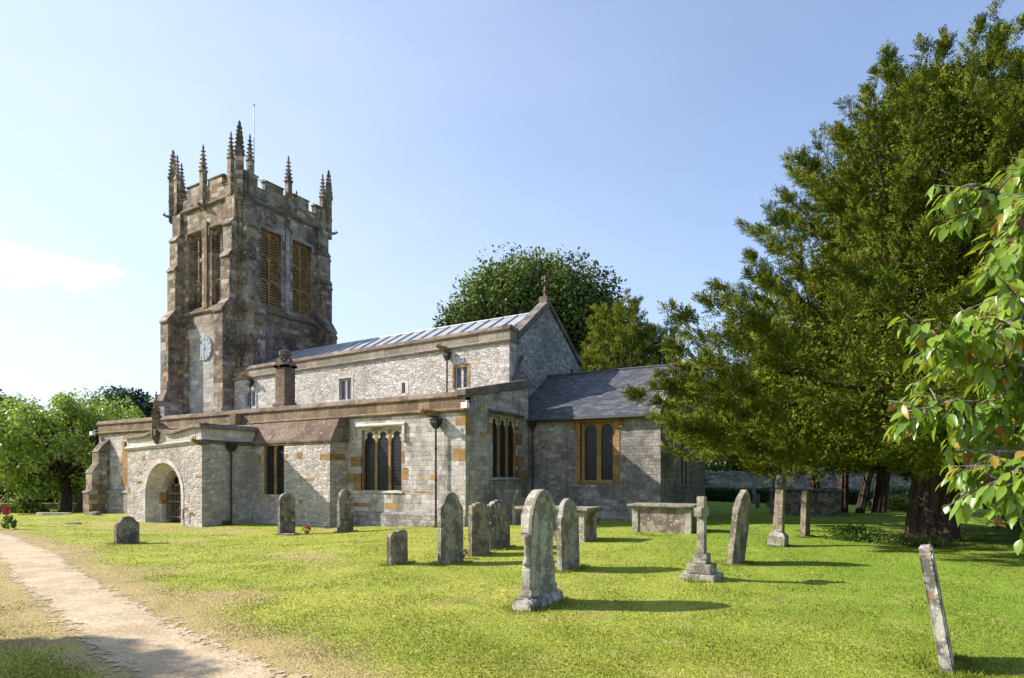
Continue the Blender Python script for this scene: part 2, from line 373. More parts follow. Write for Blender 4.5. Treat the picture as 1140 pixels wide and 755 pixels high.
# centre line of the worn path, world metres
P1 = [gp(420, 900), gp(330, 815), gp(235, 752), gp(165, 715), gp(105, 676), gp(55, 641), gp(8, 606, -.05), gp(-60, 588, -.1), gp(-170, 575, -.1)]
W1 = [.46, .46, .46, .46, .46, .48, .52, .7, .7]
P2 = [gp(-120, 574, -.2), gp(0, 567.5, -.4), gp(30, 565, -.5), gp(60, 562, -.5)]
P3 = [(24, 17.5), (27, 19.5), (33, 21), (42, 22)]
def densify(P, Wd, n=10):
    out = []; 
    for i in range(len(P) - 1):
        for k in range(n):
            s_ = k / n; p0 = P[max(i - 1, 0)]; p1 = P[i]; p2 = P[i + 1]; p3 = P[min(i + 2, len(P) - 1)]
            c_ = [.5 * ((2 * p1[j]) + (-p0[j] + p2[j]) * s_ + (2 * p0[j] - 5 * p1[j] + 4 * p2[j] - p3[j]) * s_ ** 2 + (-p0[j] + 3 * p1[j] - 3 * p2[j] + p3[j]) * s_ ** 3) for j in (0, 1)]
            out.append((c_[0], c_[1], Wd[i] * (1 - s_) + Wd[i + 1] * s_))
    out.append((*P[-1], Wd[-1])); return np.array(out)
D1 = densify(P1, W1)
def pathdist(x, y):
    x = np.asarray(x, float).ravel(); y = np.asarray(y, float).ravel(); best = np.full(x.shape, 1e9)
    for cx_, cy_, w_ in D1: best = np.minimum(best, np.hypot(x - cx_, y - cy_) - w_)
    return best                                          # below zero on the path
def vnoise(x, y, seed, f):
    r_ = np.random.default_rng(seed); z = np.zeros_like(x, dtype=float)
    for k in range(6):
        a_ = r_.uniform(0, 6.28); q = f * r_.uniform(.6, 1.9); z += np.sin((x * math.cos(a_) + y * math.sin(a_)) * q + r_.uniform(0, 6.28) + 1.5 * np.sin((x * math.sin(a_) - y * math.cos(a_)) * q * .6))
    return z / 6
def dryness(x, y):
    d = pathdist(x, y).reshape(np.shape(x))
    n = vnoise(x, y, 5, 1.1); n2 = vnoise(x, y, 6, 3.2)
    left = ((x - CX) * RT[0] + (y - CY) * RT[1] < -3.3 - .0 * x) & (np.hypot(x - CX, y - CY) < 7.6)
    v = (1 - sst(d, -.1, 1.15 + .6 * n)) * np.where(left & (d > .15), .15, .92)
    lat = (x - CX) * RT[0] + (y - CY) * RT[1]
    v2 = sst(n * .7 + n2 * .4, .1, .6) * .42 * (1 - sst(lat, 1.5, 7.0)) + .16 * (1 - sst(lat, 0, 6))
    v3 = (1 - sst(np.hypot((x + 11.0) / 6, (y + 4.5) / 2.2), .2, 1.2)) * .30 * (x < -6)
    return np.clip(v + v2 + v3 + n2 * .05, 0, 1)

def grassmat(name, blade):
    m, t, out = newmat(name)
    pos = t.node('ShaderNodeNewGeometry').outputs['Position']
    at = t.node('ShaderNodeAttribute', attribute_name='dry').outputs['Fac']
    n1 = t.noise(pos, .55, 5, .65); n2 = t.noise(pos, 3.5, 4, .65); n3 = t.noise(pos, 30, 3, .6)
    lat = dot2(t, t.vm('SUBTRACT', pos, (CX, CY, 0)), (RT[0], RT[1], 0))
    green = t.mix(t.step(n1, .35, .65), (.255, .295, .040), (.355, .37, .062))
    rich = t.mix(n2, (.125, .235, .022), (.19, .305, .034))
    green = t.mix(t.step(t.m('ADD', lat, t.m('MULTIPLY', n1, 3.0)), 2.0, 8.0, 0, .75), green, rich)
    green = t.mix(t.step(n2, .5, .72, 0, .5), green, (.165, .24, .028))
    dryc = t.mix(n2, (.42, .315, .15), (.34, .27, .115))
    edge = t.m('ADD', at, t.m('MULTIPLY', t.m('SUBTRACT', n2, .5), .55))
    c = t.mix(t.step(edge, .12, .80), green, dryc)
    wn = t.noise(t.vm('ADD', pos, (7, 2, 0)), 1.3, 5, .7); c = t.mix(t.step(wn, .52, .70, 0, .5), c, (.42, .38, .13)); c = t.mix(t.step(wn, .46, .34, 0, .45), c, (.12, .20, .025))
    if blade:
        isl = t.node('ShaderNodeNewGeometry').outputs['Random Per Island']
        c = t.mix(t.step(isl, .55, 1.0, 0, .35), c, (.42, .39, .13)); c = t.mix(t.step(isl, .45, 0, 0, .28), c, (.09, .16, .02))
        d = t.node('ShaderNodeBsdfDiffuse'); t.put(d.inputs[0], c)
        nrm = t.vm('NORMALIZE', t.vm('ADD', t.node('ShaderNodeNewGeometry').outputs['Normal'], (0, 0, 2.2))); t.put(d.inputs['Normal'], nrm)
        tr = t.node('ShaderNodeBsdfTranslucent'); t.put(tr.inputs[0], c)
        ms = t.node('ShaderNodeMixShader'); ms.inputs[0].default_value = .3
        t.l.new(d.outputs[0], ms.inputs[1]); t.l.new(tr.outputs[0], ms.inputs[2]); t.l.new(ms.outputs[0], out.inputs[0])
    else:
        c = t.mix(.5, c, t.ramp(n3, [(.2, (.22, .22, .22)), (.5, (.5, .5, .5)), (.8, (.72, .72, .72))]), 'OVERLAY')
        h = t.m('ADD', t.m('MULTIPLY', n3, .5), n2)
        principled(t, out, c, .95, t.bump(h, .7, .05), spec=.1)
    return m
def dot2(t, v, w):
    n = t.node('ShaderNodeVectorMath', operation='DOT_PRODUCT'); t.put(n.inputs[0], v); t.put(n.inputs[1], tuple(w)); return n.outputs['Value']
M['ground'] = grassmat('lawn_soil', False); M['blade'] = grassmat('grass_blades', True)

def setattr_float(me, name, arr):
    a_ = me.attributes.new(name, 'FLOAT', 'POINT'); a_.data.foreach_set('value', np.ascontiguousarray(arr, dtype=np.float32))
def axis_pts(c0, fine, step, far):
    a_ = list(np.arange(-fine, fine + 1e-6, step)); s_ = step; v = fine
    while v < far:
        s_ *= 1.18; v += s_; a_.append(v); a_.insert(0, -v)
    return np.array(a_) + c0
xs = axis_pts(2, 26, .35, 900); ys = axis_pts(-4, 18, .35, 900)
XX, YY = np.meshgrid(xs, ys); ZZ = gz(XX, YY)
nx_, ny_ = len(xs), len(ys)
idx = np.arange(nx_ * ny_).reshape(ny_, nx_)
quads = np.stack([idx[:-1, :-1], idx[:-1, 1:], idx[1:, 1:], idx[1:, :-1]], -1).reshape(-1, 4)
def npmesh(name, V, F, mats, parent=None, smooth=False, loc=None):
    V = np.ascontiguousarray(V, dtype=np.float32)
    if loc is not None: V = V - np.array(loc, dtype=np.float32)
    me = bpy.data.meshes.new(name); k = F.shape[1]
    me.vertices.add(len(V)); me.vertices.foreach_set('co', V.ravel())
    me.loops.add(F.size); me.loops.foreach_set('vertex_index', np.ascontiguousarray(F, dtype=np.int32).ravel())
    me.polygons.add(len(F)); me.polygons.foreach_set('loop_start', np.arange(0, F.size, k, dtype=np.int32))
    try: me.polygons.foreach_set('loop_total', np.full(len(F), k, dtype=np.int32))
    except Exception: pass
    me.update(calc_edges=True)
    for q in (mats if isinstance(mats, (list, tuple)) else [mats]): me.materials.append(M[q] if isinstance(q, str) else q)
    if smooth: me.polygons.foreach_set('use_smooth', np.ones(len(F), dtype=bool))
    o = bpy.data.objects.new(name, me); col.objects.link(o)
    if parent is not None: o.parent = parent
    elif loc is not None: o.location = loc
    return o
g = npmesh('ground', np.stack([XX.ravel(), YY.ravel(), ZZ.ravel()], -1), quads, 'ground', smooth=True)
setattr_float(g.data, 'dry', dryness(XX, YY).ravel()); tag(g, kind='structure')

def pathmat():
    m, t, out = newmat('worn_gravel')
    pos = t.node('ShaderNodeNewGeometry').outputs['Position']; e = t.node('ShaderNodeAttribute', attribute_name='edge').outputs['Fac']
    n = t.noise(pos, 1.6, 5, .65); f = t.noise(pos, 26, 5, .7); v = t.vor(pos, 38, 'F1', 'Color'); vd = t.vor(pos, 38)
    v = t.m('ADD', .25, t.m('MULTIPLY', t.xyz(v)[0], .5)); c = t.mix(t.step(n, .35, .65), (.38, .28, .16), (.50, .395, .255))
    c = t.mix(.45, c, t.comb(v, v, v), 'OVERLAY'); c = t.mix(.5, c, t.ramp(f, [(.25, (.25, .25, .25)), (.75, (.72, .72, .72))]), 'OVERLAY')
    tuft = t.noise(t.vm('ADD', pos, (4, 4, 0)), 4.5, 5, .7)
    tuft2 = t.noise(pos, 17, 4, .7); a_ = t.step(t.m('ADD', e, t.m('ADD', t.m('MULTIPLY', t.m('SUBTRACT', tuft, .5), 1.9), t.m('MULTIPLY', t.m('SUBTRACT', tuft2, .5), 1.2))), .38, .60)
    nb = t.bump(t.m('ADD', f, t.m('MULTIPLY', vd, .8)), .35, .015)
    p = t.node('ShaderNodeBsdfPrincipled'); t.put(p.inputs['Base Color'], c); p.inputs['Roughness'].default_value = .95; t.put(p.inputs['Normal'], nb)
    tr = t.node('ShaderNodeBsdfTransparent'); ms = t.node('ShaderNodeMixShader'); t.put(ms.inputs[0], a_)
    t.l.new(tr.outputs[0], ms.inputs[1]); t.l.new(p.outputs[0], ms.inputs[2]); t.l.new(ms.outputs[0], out.inputs[0]); return m
M['path'] = pathmat()
def make_path(name, P, Wd, lift=.006):
    D = densify(P, Wd, 14); nacross = 9; V = []; E_ = []
    for i, (x, y, w) in enumerate(D):
        j0, j1 = max(i - 1, 0), min(i + 1, len(D) - 1); dx_, dy_ = D[j1][0] - D[j0][0], D[j1][1] - D[j0][1]; L = math.hypot(dx_, dy_); nx, ny = -dy_ / L, dx_ / L
        for k in range(nacross):
            q = (k / (nacross - 1) * 2 - 1) * 1.55; X_, Y_ = x + nx * w * q, y + ny * w * q
            V.append((X_, Y_, 0)); E_.append(max(0, 1.45 - abs(q)) / 1.0)
    V = np.array(V); V[:, 2] = gzi(V[:, 0], V[:, 1]) + lift
    ix = np.arange(len(V)).reshape(-1, nacross); F = np.stack([ix[:-1, :-1], ix[:-1, 1:], ix[1:, 1:], ix[1:, :-1]], -1).reshape(-1, 4)
    # follow the ground sheet closely: sample its height a little above
    o = npmesh(name, V, F, 'path', smooth=True); setattr_float(o.data, 'edge', np.array(E_)); tag(o, kind='structure'); return o


# ------------------------------------------------------------------ church
church = empty('church', (-9, 4, -.2))
tag(church, 'old stone parish church with battlemented pinnacled tower, aisle, porch and slate-roofed chancel', 'church')
CO = (-9, 4, -.2)
def part(mb, name, mats, parent=None, **k): return mb.build(name, mats, parent if parent is not None else church, CO, **k)
ZB = -.7

def wall_holes(mb, mp, u0, u1, z0, z1, holes, rd=.3, mi=0, rmi=0):
    us = sorted({u0, u1, *[h[0] for h in holes], *[h[1] for h in holes]}); zs = sorted({z0, z1, *[h[2] for h in holes], *[h[3] for h in holes]})
    for i in range(len(us) - 1):
        for j in range(len(zs) - 1):
            cu, cz = (us[i] + us[i + 1]) / 2, (zs[j] + zs[j + 1]) / 2
            if any(h[0] < cu < h[1] and h[2] < cz < h[3] for h in holes): continue
            mb.add([mp(us[i], 0, zs[j]), mp(us[i + 1], 0, zs[j]), mp(us[i + 1], 0, zs[j + 1]), mp(us[i], 0, zs[j + 1])], [(0, 1, 2, 3)], mi)
    for a_, b_, c_, d_ in holes:
        q = [(a_, c_), (b_, c_), (b_, d_), (a_, d_)]
        for k in range(4):
            p, r_ = q[k], q[(k + 1) % 4]
            mb.add([mp(p[0], 0, p[1]), mp(r_[0], 0, r_[1]), mp(r_[0], rd, r_[1]), mp(p[0], rd, p[1])], [(0, 1, 2, 3)], rmi)

def arch_curve(a_, b_, s_, kind, rise=None):
    w = b_ - a_; c_ = (a_ + b_) / 2; pts = []
    if kind == 'round':
        r_ = w / 2; rise = rise or r_
        pts = [(c_ - r_ * math.cos(math.pi * k / 12), s_ + rise * math.sin(math.pi * k / 12)) for k in range(13)]
    elif kind == 'pointed':
        rise = rise or w * .8
        for k in range(7):
            q = k / 6; pts.append((a_ + w / 2 * (1 - math.cos(q * math.pi / 2)) ** .9, s_ + rise * math.sin(q * math.pi / 2) ** .95))
        pts += [(2 * c_ - x, z) for x, z in pts[-2::-1]]
    elif kind == 'cusped':
        rise = rise or w * .85
        base = []
        for k in range(13):
            q = k / 12; x = a_ + w / 2 * (1 - math.cos(q * math.pi / 2)); z = s_ + rise * math.sin(q * math.pi / 2)
            cusp = .16 * w * (math.exp(-((q - .42) / .10) ** 2)) + .06 * w * math.exp(-((q - .80) / .07) ** 2)
            x += cusp; z -= cusp * .25; base.append((min(x, c_), z))
        pts = base + [(2 * c_ - x, z) for x, z in base[-2::-1]]
    return pts

def window(mp, u0, u1, z0, z1, n, kind, frame, mull, glass, label=None, hood=None, depth=.16, mwid=.11, jamb=.07, spring=None, sill=True, trans=False, lbl=None):
    """Part: frame with mullions and heads. Sub-parts: glass, hood mould."""
    mb = MB()
    d0, d1 = depth, depth + .12
    mb.box(u0 - .02, u0 + jamb, d0 - .06, d1, z0, z1, 1, mp); mb.box(u1 - jamb, u1 + .02, d0 - .06, d1, z0, z1, 1, mp)
    iw = (u1 - u0 - 2 * jamb - (n - 1) * mwid) / n
    for k in range(n):
        a_ = u0 + jamb + k * (iw + mwid); b_ = a_ + iw
        sp = spring if spring is not None else z1 - .08 - iw * .85
        cur = arch_curve(a_, b_, sp, kind, rise=(z1 - .06 - sp))
        mb.prism_d([(a_ - (mwid / 2 if k else 0), sp)] * 0 + cur + [(b_, z1 + .01), (a_, z1 + .01)], d0, d0 + .04, 0, mp)
        if k:
            mm = a_ - mwid
            mb.prism_d([(mm - .004, z0), (a_ + .004, z0), (a_ + .004, z1), (mm - .004, z1)], d0 - .02, d0 + .05, 1, mp)
    if sill: mb.prism_u([(-.05, z0 - .07), (.3, z0 - .07), (.3, z0 + .02), (depth - .04, z0 + .02), (-.05, z0 - .035)], u0 - .08, u1 + .08, 0, mp)
    o = part(mb, 'window', [frame, mull])
    if lbl: o['label'] = lbl
    gb = MB(); dg = d0 + .045; gb.add([mp(u0, dg, z0), mp(u1, dg, z0), mp(u1, dg, z1), mp(u0, dg, z1)], [(0, 1, 2, 3)])
    part(gb, 'glass', [glass], o)
    if hood:
        h0, h1, hz, drop, hm = hood
        hb = MB(); pr = [(0.0, hz - .06), (-.07, hz - .06), (-.11, hz - .01), (-.11, hz + .02), (0.0, hz + .09)]
        hb.prism_u(pr, h0, h1, 0, mp)
        for a_, b_ in ((h0, h0 + .1), (h1 - .1, h1)):
            hb.box(a_, b_, -.09, 0, hz - drop, hz - .055, 0, mp); hb.box(a_ - .035, b_ + .035, -.12, 0, hz - drop - .09, hz - drop, 0, mp)
        part(hb, 'hood_mould', [hm], o)
    return o

# ---- south aisle
AX0, AX1, AY1 = -23.5, 0.0, 4.42
S0 = south(0.0)
mb = MB()
hA = (-4.80, -2.82, 1.13, 3.42); hW = (-20.75, -18.6, 1.2, 3.35); hE = (1.74, 3.55, 1.62, 3.88)
wall_holes(mb, S0, AX0, AX1, ZB, 3.9, [hA, hW], .3, 0, 1)
mb.add([(AX0, 0, 3.9), (0, 0, 3.9), (0, 0, 4.3), (AX0, 0, 4.3)], [(0, 1, 2, 3)])
wall_holes(mb, east(0.0), 0, AY1, ZB, 3.95, [hE], .3, 0, 1)
mb.add([(0, 0, 3.95), (0, AY1, 3.95), (0, AY1, 5.35), (0, 0, 4.35)], [(0, 1, 2, 3)])
mb.add([(AX0, 0, ZB), (AX0, AY1, ZB), (AX0, AY1, 4.95), (AX0, 0, 4.35)], [(0, 1, 2, 3)])
mb.add([(AX0, AY1, ZB), (0, AY1, ZB), (0, AY1, 4.0), (AX0, AY1, 4.0)], [(0, 1, 2, 3)])
aisle = part(mb, 'aisle_wall', ['aisle', 'dress'])
# plinth of the aisle east of the chapel, and orange blocks in its walls
mb = MB(); mb.prism_u([(0, ZB), (-.06, ZB), (-.06, .30), (0, .36)], -5.3, -.0, 0, S0); part(mb, 'plinth', ['chancel'], aisle)
mb = MB()
def blocks(mp, lst, parent, pr=.006):
    for a_, b_, c_, d_ in lst:
        q_ = MB(); q_.box(a_, b_, -pr, .05, c_, d_, 0, mp); part(q_, 'ashlar_block', ['orange'], parent)
blocks(S0, [(-.50, -.01, 2.20, 2.62), (-.42, -.01, 3.42, 3.66), (-5.32, -4.80, 2.05, 2.42), (-5.5, -4.80, 1.42, 1.78), (-5.2, -4.8, 1.13, 1.4), (-2.82, -2.5, 1.55, 1.98), (-2.82, -2.68, 2.15, 2.6),
            (-5.3, -4.3, .52, .66), (-3.6, -2.95, .48, .70), (-3.2, -2.9, 1.02, 1.1), (-2.2, -1.4, 1.08, 1.14), (-2.9, -2.4, 1.1, 1.15), (-.2, -.01, 3.66, 3.8)], aisle)
blocks(east(0.0), [(3.55, 3.95, 2.9, 3.35), (3.55, 4.1, 2.05, 2.45), (3.55, 4.3, 1.62, 1.9), (1.35, 1.74, 3.2, 3.6), (.01, .3, 3.1, 3.75), (3.55, 3.8, 3.45, 3.6)], aisle)
def parapet(name, mp, u0, u1, zs, zt, parent, mats=('frieze', 'brown'), dz=(0, 0), proud=.05, cop=.12, base_d=.3):
    b_ = MB(); h = zt - zs
    b_.prism_u([(-proud, zs + .10), (base_d, zs + .10), (base_d, zt - .2), (-proud, zt - .2)], u0, u1, 0, mp, *dz)
    b_.prism_u([(0, zs - .04), (-proud - .02, zs - .02), (-proud - .09, zs + .04), (-proud - .08, zs + .08), (-proud, zs + .12), (0, zs + .12)], u0 - .06, u1 + .06, 0, mp, *dz)
    b_.prism_u([(-cop, zt - .215), (-cop, zt - .17), (-proud + .02, zt - .02), (.12, zt), (base_d + .06, zt - .12), (base_d + .06, zt - .2), (-proud, zt - .215)], u0 - .07, u1 + .07, 1, mp, *dz)
    return part(b_, name, list(mats), parent)
par = parapet('parapet', S0, AX0, 0, 3.9, 4.6, aisle)
mb = MB()  # raking coping on the east end of the aisle
mb.add([(0.10, -.12, 4.36), (0.10, AY1 + .0, 5.22), (0.10, AY1, 5.56), (0.10, -.12, 4.62), (-.3, -.12, 4.36), (-.3, AY1, 5.22), (-.3, AY1, 5.56), (-.3, -.12, 4.62)],
       [(0, 1, 2, 3), (7, 6, 5, 4), (0, 4, 5, 1), (3, 2, 6, 7), (0, 3, 7, 4), (1, 5, 6, 2)])
part(mb, 'raking_coping', ['darkcop'], aisle, bevel=.03)
mb = MB()
mb.add([(AX0, .25, 4.25), (0 - .2, .25, 4.25), (-.2, 4.42, 5.25), (AX0, 4.42, 5.25)], [(0, 1, 2, 3)])
for k in range(38): mb.tube([(AX0 + .3 + k * .61, .3, 4.29), (AX0 + .3 + k * .61, 4.4, 5.28)], .03, 6)
part(mb, 'aisle_roof', ['lead'])
# west buttress of the aisle and a corner buttress
mb = MB()
prof = [(0, ZB), (-1.0, ZB), (-1.0, .84), (-1.06, .84), (-1.06, .90), (-.86, 1.0), (-.86, 1.85), (-.9, 1.85), (-.55, 2.35), (-.55, 2.95), (-.6, 2.95), (-.3, 3.35), (0, 3.6)]
mb.prism_u(prof, -23.05, -22.45, 0, S0); part(mb, 'buttress', ['tower'])
mb = MB(); mb.prism_u([(0, ZB), (-.14, ZB), (-.14, .84), (-.2, .84), (-.2, .88), (0, 1.02)], -22.45, -15.0, 0, S0); part(mb, 'plinth', ['chancel'], aisle)
window(S0, *hW, 2, 'pointed', 'orange', 'orange', 'glass', hood=(-21.0, -18.4, 3.42, .3, 'hambrown'))
blocks(S0, [(-21.35, -20.75, 1.2, 1.7), (-21.25, -20.75, 1.72, 2.2), (-21.4, -20.75, 2.22, 2.7), (-21.25, -20.75, 2.72, 3.3)], aisle)
window(S0, *hA, 3, 'cusped', 'dress', 'orange', 'glass', hood=(-5.12, -2.62, 3.56, .52, 'dress'), jamb=.05, mwid=.10, depth=.12, lbl='three-light cusped window with orange mullions in the aisle')
window(east(0.0), *hE, 3, 'cusped', 'dress', 'orange', 'glass', hood=(1.42, 3.95, 4.02, .1, 'darkcop'), jamb=.06, mwid=.11, depth=.12, lbl='shaded three-light window in the aisle east end')

# ---- projecting chapel between porch and aisle bay
CY0 = -.88
mb = MB(); SC = south(CY0)
hB = (-9.22, -8.02, .95, 3.00)
wall_holes(mb, SC, -10.2, -5.52, ZB, 3.06, [hB], .25, 0, 1)
mb.add([(-5.52, CY0, ZB), (-5.52, 0, ZB), (-5.52, 0, 3.88), (-5.52, CY0, 3.06)], [(0, 1, 2, 3)])
chap = part(mb, 'chapel_wall', ['porch', 'orange'])
mb = MB(); mb.prism_u([(-.07, 2.98), (-.07, 3.05), (.34, 3.84), (.89, 3.90), (.89, 2.98)], -11.6, -5.40, 0, SC); 
mb.prism_u([(0, 3.0), (-.03, 3.0), (-.03, 2.90), (0, 2.88)], -10.2, -5.5, 0, SC); part(mb, 'set_off', ['brown'], chap)
blocks(SC, [(-6.05, -5.53, 2.28, 2.52), (-7.3, -7.0, 2.35, 2.62), (-8.0, -7.8, 2.4, 2.55), (-7.2, -6.95, .62, .78), (-6.9, -6.4, 1.5, 1.6), (-9.6, -9.4, 2.2, 2.5), (-9.65, -9.5, .9, 1.0)], chap)
mb = MB(); mb.box(CY0 + .01, -.1, -.006, .03, 2.28, 2.52, 0, east(-5.52)); part(mb, 'ashlar_block', ['orange'], chap)
window(SC, *hB, 2, 'round', 'orange', 'orange', 'glass', depth=.07, mwid=.10, jamb=.04, spring=2.65, sill=False, lbl='two-light round-headed window with orange mullion beside the porch')
mb = MB(); mb.prism_u([(-.05, 3.2), (-.35, 3.95), (-.35, 4.38), (0, 4.38), (0, 3.2)], -12.15, -11.75, 0, S0); part(mb, 'corbel', ['frieze'], aisle)

# ---- porch
PX0, PX1, PY = -15.0, -9.93, -3.1
SP = south(PY); mb = MB()
def pz(x): return .20 * (x - PX0) / (PX1 - PX0)
ac, ar, spg = -12.45, 1.22, .97
cur = arch_curve(ac - ar, ac + ar, spg, 'round', 1.25)
outl = [(PX0, ZB), (ac - ar, ZB)] + cur + [(ac + ar, ZB), (PX1, ZB), (PX1, 2.98), (PX0, 2.78)]
mb.prism_d(outl, 0, .42, 0, SP)
mb.box(PX1 - .45, PX1, PY + .42, CY0, ZB, 2.98, 0); mb.box(PX0, PX0 + .45, PY + .42, 0, ZB, 2.78, 0)
porch = part(mb, 'porch_wall', ['porch'])
mb = MB()  # chamfered outer ring and the smaller inner arch
n_ = len(cur); o_in = arch_curve(ac - 1.0, ac + 1.0, spg, 'round', 1.06)
hoodc = arch_curve(ac - ar - .17, ac + ar + .17, spg, 'round', 1.43)
ring0 = [SP(u, -.02, z) for u, z in [(hoodc[0][0], ZB)] + hoodc + [(hoodc[-1][0], ZB)]]
ring1 = [SP(u, -.02, z) for u, z in [(cur[0][0], ZB)] + cur + [(cur[-1][0], ZB)]]
ring2 = [SP(u, .42, z) for u, z in [(o_in[0][0], ZB)] + o_in + [(o_in[-1][0], ZB)]]
k0 = len(ring0)
for i in range(k0 - 1):
    mb.add([ring0[i], ring0[i + 1], ring1[i + 1], ring1[i]], [(0, 1, 2, 3)]); mb.add([ring1[i], ring1[i + 1], ring2[i + 1], ring2[i]], [(0, 1, 2, 3)])
    a0, a1 = ring0[i], ring0[i + 1]; mb.add([a0, a1, (a1[0], a1[1] + .03, a1[2]), (a0[0], a0[1] + .03, a0[2])], [(0, 1, 2, 3)])
cur2 = arch_curve(ac - .80, ac + .80, spg, 'round', .95)
mb.prism_d([(ac - 1.2, ZB), (ac - .8, ZB)] + cur2 + [(ac + .8, ZB), (ac + 1.2, ZB), (ac + 1.2, 2.45), (ac - 1.2, 2.45)], .42, .82, 0, SP)
part(mb, 'arch', ['dress'], porch)
mb = MB(); mb.box(ac - .98, ac - .80 + .008, .42 - .006, .76, .55, 1.02, 0, SP); part(mb, 'ashlar_block', ['orange'], porch)
blocks(SP, [(-14.3, -14.0, 1.35, 1.5), (-14.15, -13.95, 1.75, 1.88), (-13.9, -13.7, 2.3, 2.5), (-10.35, -9.94, 1.62, 1.7), (-14.96, -14.8, .95, 1.2)], porch)
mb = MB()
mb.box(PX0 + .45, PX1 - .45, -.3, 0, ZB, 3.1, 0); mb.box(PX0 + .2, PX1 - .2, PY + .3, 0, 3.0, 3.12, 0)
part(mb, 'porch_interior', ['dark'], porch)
mb = MB()   # parapet with sweeping coping
pc = -12.78
def sweep(x):
    q = abs(x - pc); base = 3.38 if x < pc else 3.42 + .24 * float(sst(q, .6, 2.7))
    return float(base + .42 * math.exp(-(q / .38)))
xs_ = [PX0 + (PX1 - PX0) * k / 48 for k in range(49)]
for i in range(48):
    a_, b_ = xs_[i], xs_[i + 1]; za, zb_ = sweep(a_), sweep(b_)
    mb.prism_d([(a_, 2.72 + pz(a_)), (b_, 2.72 + pz(b_)), (b_, zb_ - .13), (a_, za - .13)], -.03, .3, 0, SP)
    for (pr_, mi_) in (([(-.16, -.15), (-.16, -.10), (-.02, .02), (.2, .04), (.34, -.08), (.34, -.15)], 1),):
        n = len(pr_); A_ = [SP(a_ if i else a_ - .1, d, za + z) for d, z in pr_]; B_ = [SP(b_ if i < 47 else b_ + .1, d, zb_ + z) for d, z in pr_]
        mb.add(A_ + B_, [(k, k + n, (k + 1) % n + n, (k + 1) % n) for k in range(n)] + ([tuple(range(n))] if i == 0 else []) + ([tuple(range(2 * n - 1, n - 1, -1))] if i == 47 else []), mi_)
mb.prism_u([(0, 2.74), (-.10, 2.82), (-.10, 2.86), (0, 2.93)], PX0 - .08, PX1 + .08, 0, SP, 0, .2)
E_ = east(PX1)
mb.prism_u([(-.03, 2.95), (.3, 2.95), (.3, 3.55), (-.03, 3.55)], PY, CY0 + .1, 2, E_, 0, 0)
mb.prism_u([(-.14, 3.5), (-.14, 3.55), (0, 3.69), (.34, 3.6), (.34, 3.5)], PY - .14, CY0 + .4, 3, E_, 0, 0)
mb.prism_u([(0, 2.9), (-.09, 3.0), (0, 3.1)], PY - .08, CY0 + .02, 3, E_)
mb.box(-.10, .1, PY - .12, PY + .25, 2.86, 3.06, 3, lambda u, d, z: (PX1 + u, d, z))
part(mb, 'parapet', ['dress', 'brown', 'dress', 'darkcop'], porch)

def pinnacle(b_, cx_, cy_, z0, zs, zt, w, rot=0.0, mi=0, rows=5, corbel=0.0, crock=1.0):
    """square shaft z0..zs, crocketed spire zs..zt"""
    ca, sa = math.cos(rot), math.sin(rot)
    def T(x, y, z): return (cx_ + x * ca - y * sa, cy_ + x * sa + y * ca, z)
    h = w / 2
    def bx(x0, x1, y0, y1, za, zb): b_.hexa([T(x0, y0, za), T(x1, y0, za), T(x1, y1, za), T(x0, y1, za), T(x0, y0, zb), T(x1, y0, zb), T(x1, y1, zb), T(x0, y1, zb)], mi)
    def fru(za, ha, zb, hb):
        b_.hexa([T(-ha, -ha, za), T(ha, -ha, za), T(ha, ha, za), T(-ha, ha, za), T(-hb, -hb, zb), T(hb, -hb, zb), T(hb, hb, zb), T(-hb, hb, zb)], mi)
    if corbel: fru(z0 - corbel, h * .35, z0, h * 1.15)
    bx(-h, h, -h, h, z0, zs); bx(-h * 1.12, h * 1.12, -h * 1.12, h * 1.12, z0 + (zs - z0) * .45, z0 + (zs - z0) * .45 + .06)
    fru(zs - .03, h * 1.35, zs + .07, h * 1.25); 
    for (dx_, dy_) in ((1, 0), (-1, 0), (0, 1), (0, -1)):   # gablets
        px_, py_ = dx_ * h * 1.02, dy_ * h * 1.02; tx, ty = -dy_ * h, dx_ * h
        b_.add([T(px_ + tx, py_ + ty, zs + .05), T(px_ - tx, py_ - ty, zs + .05), T(px_, py_, zs + .05 + w * .9), T(dx_ * h * .3, dy_ * h * .3, zs + .05 + w * .9)], [(0, 1, 2), (0, 2, 3), (1, 3, 2)], mi)
    fru(zs + .05, h * .86, zt - .22, h * .16)
    H = zt - .25 - zs - .1; cs = w * .18 * crock
    for k in range(rows):
        q = (k + .6) / rows; hh = h * (.86 - .70 * q); z = zs + .1 + H * q
        for (dx_, dy_) in ((1, 1), (-1, 1), (1, -1), (-1, -1)):
            x, y = dx_ * (hh + cs * .4), dy_ * (hh + cs * .4); b_.blob(T(x, y, z), (cs, cs, cs * .75), mi, 5)
    b_.blob(T(0, 0, zt - .2), (w * .24, w * .24, .05), mi, 6); b_.blob(T(0, 0, zt - .1), (w * .3, w * .3, .055), mi, 4); b_.blob(T(0, 0, zt), (w * .12, w * .12, .08), mi, 5)
mb = MB(); pinnacle(mb, pc, PY - .08, 3.25, 4.05, 5.0, .24, R(45), rows=4, corbel=.28); mb.box(pc - .18, pc + .18, PY - .22, PY + .1, 3.3, 3.55, 0)
part(mb, 'pinnacle', ['brown'], porch)
mb = MB()   # gate: bars, rails, arched top
gy = PY + .60
for k in range(11):
    x = ac - .72 + k * .144; top = spg - .1 + .35 * math.sqrt(max(0, 1 - ((x - ac) / .85) ** 2)); mb.tube([(x, gy, -.12), (x, gy, top)], .017, 6); mb.blob((x, gy, top + .04), (.02, .02, .05), 0, 4)
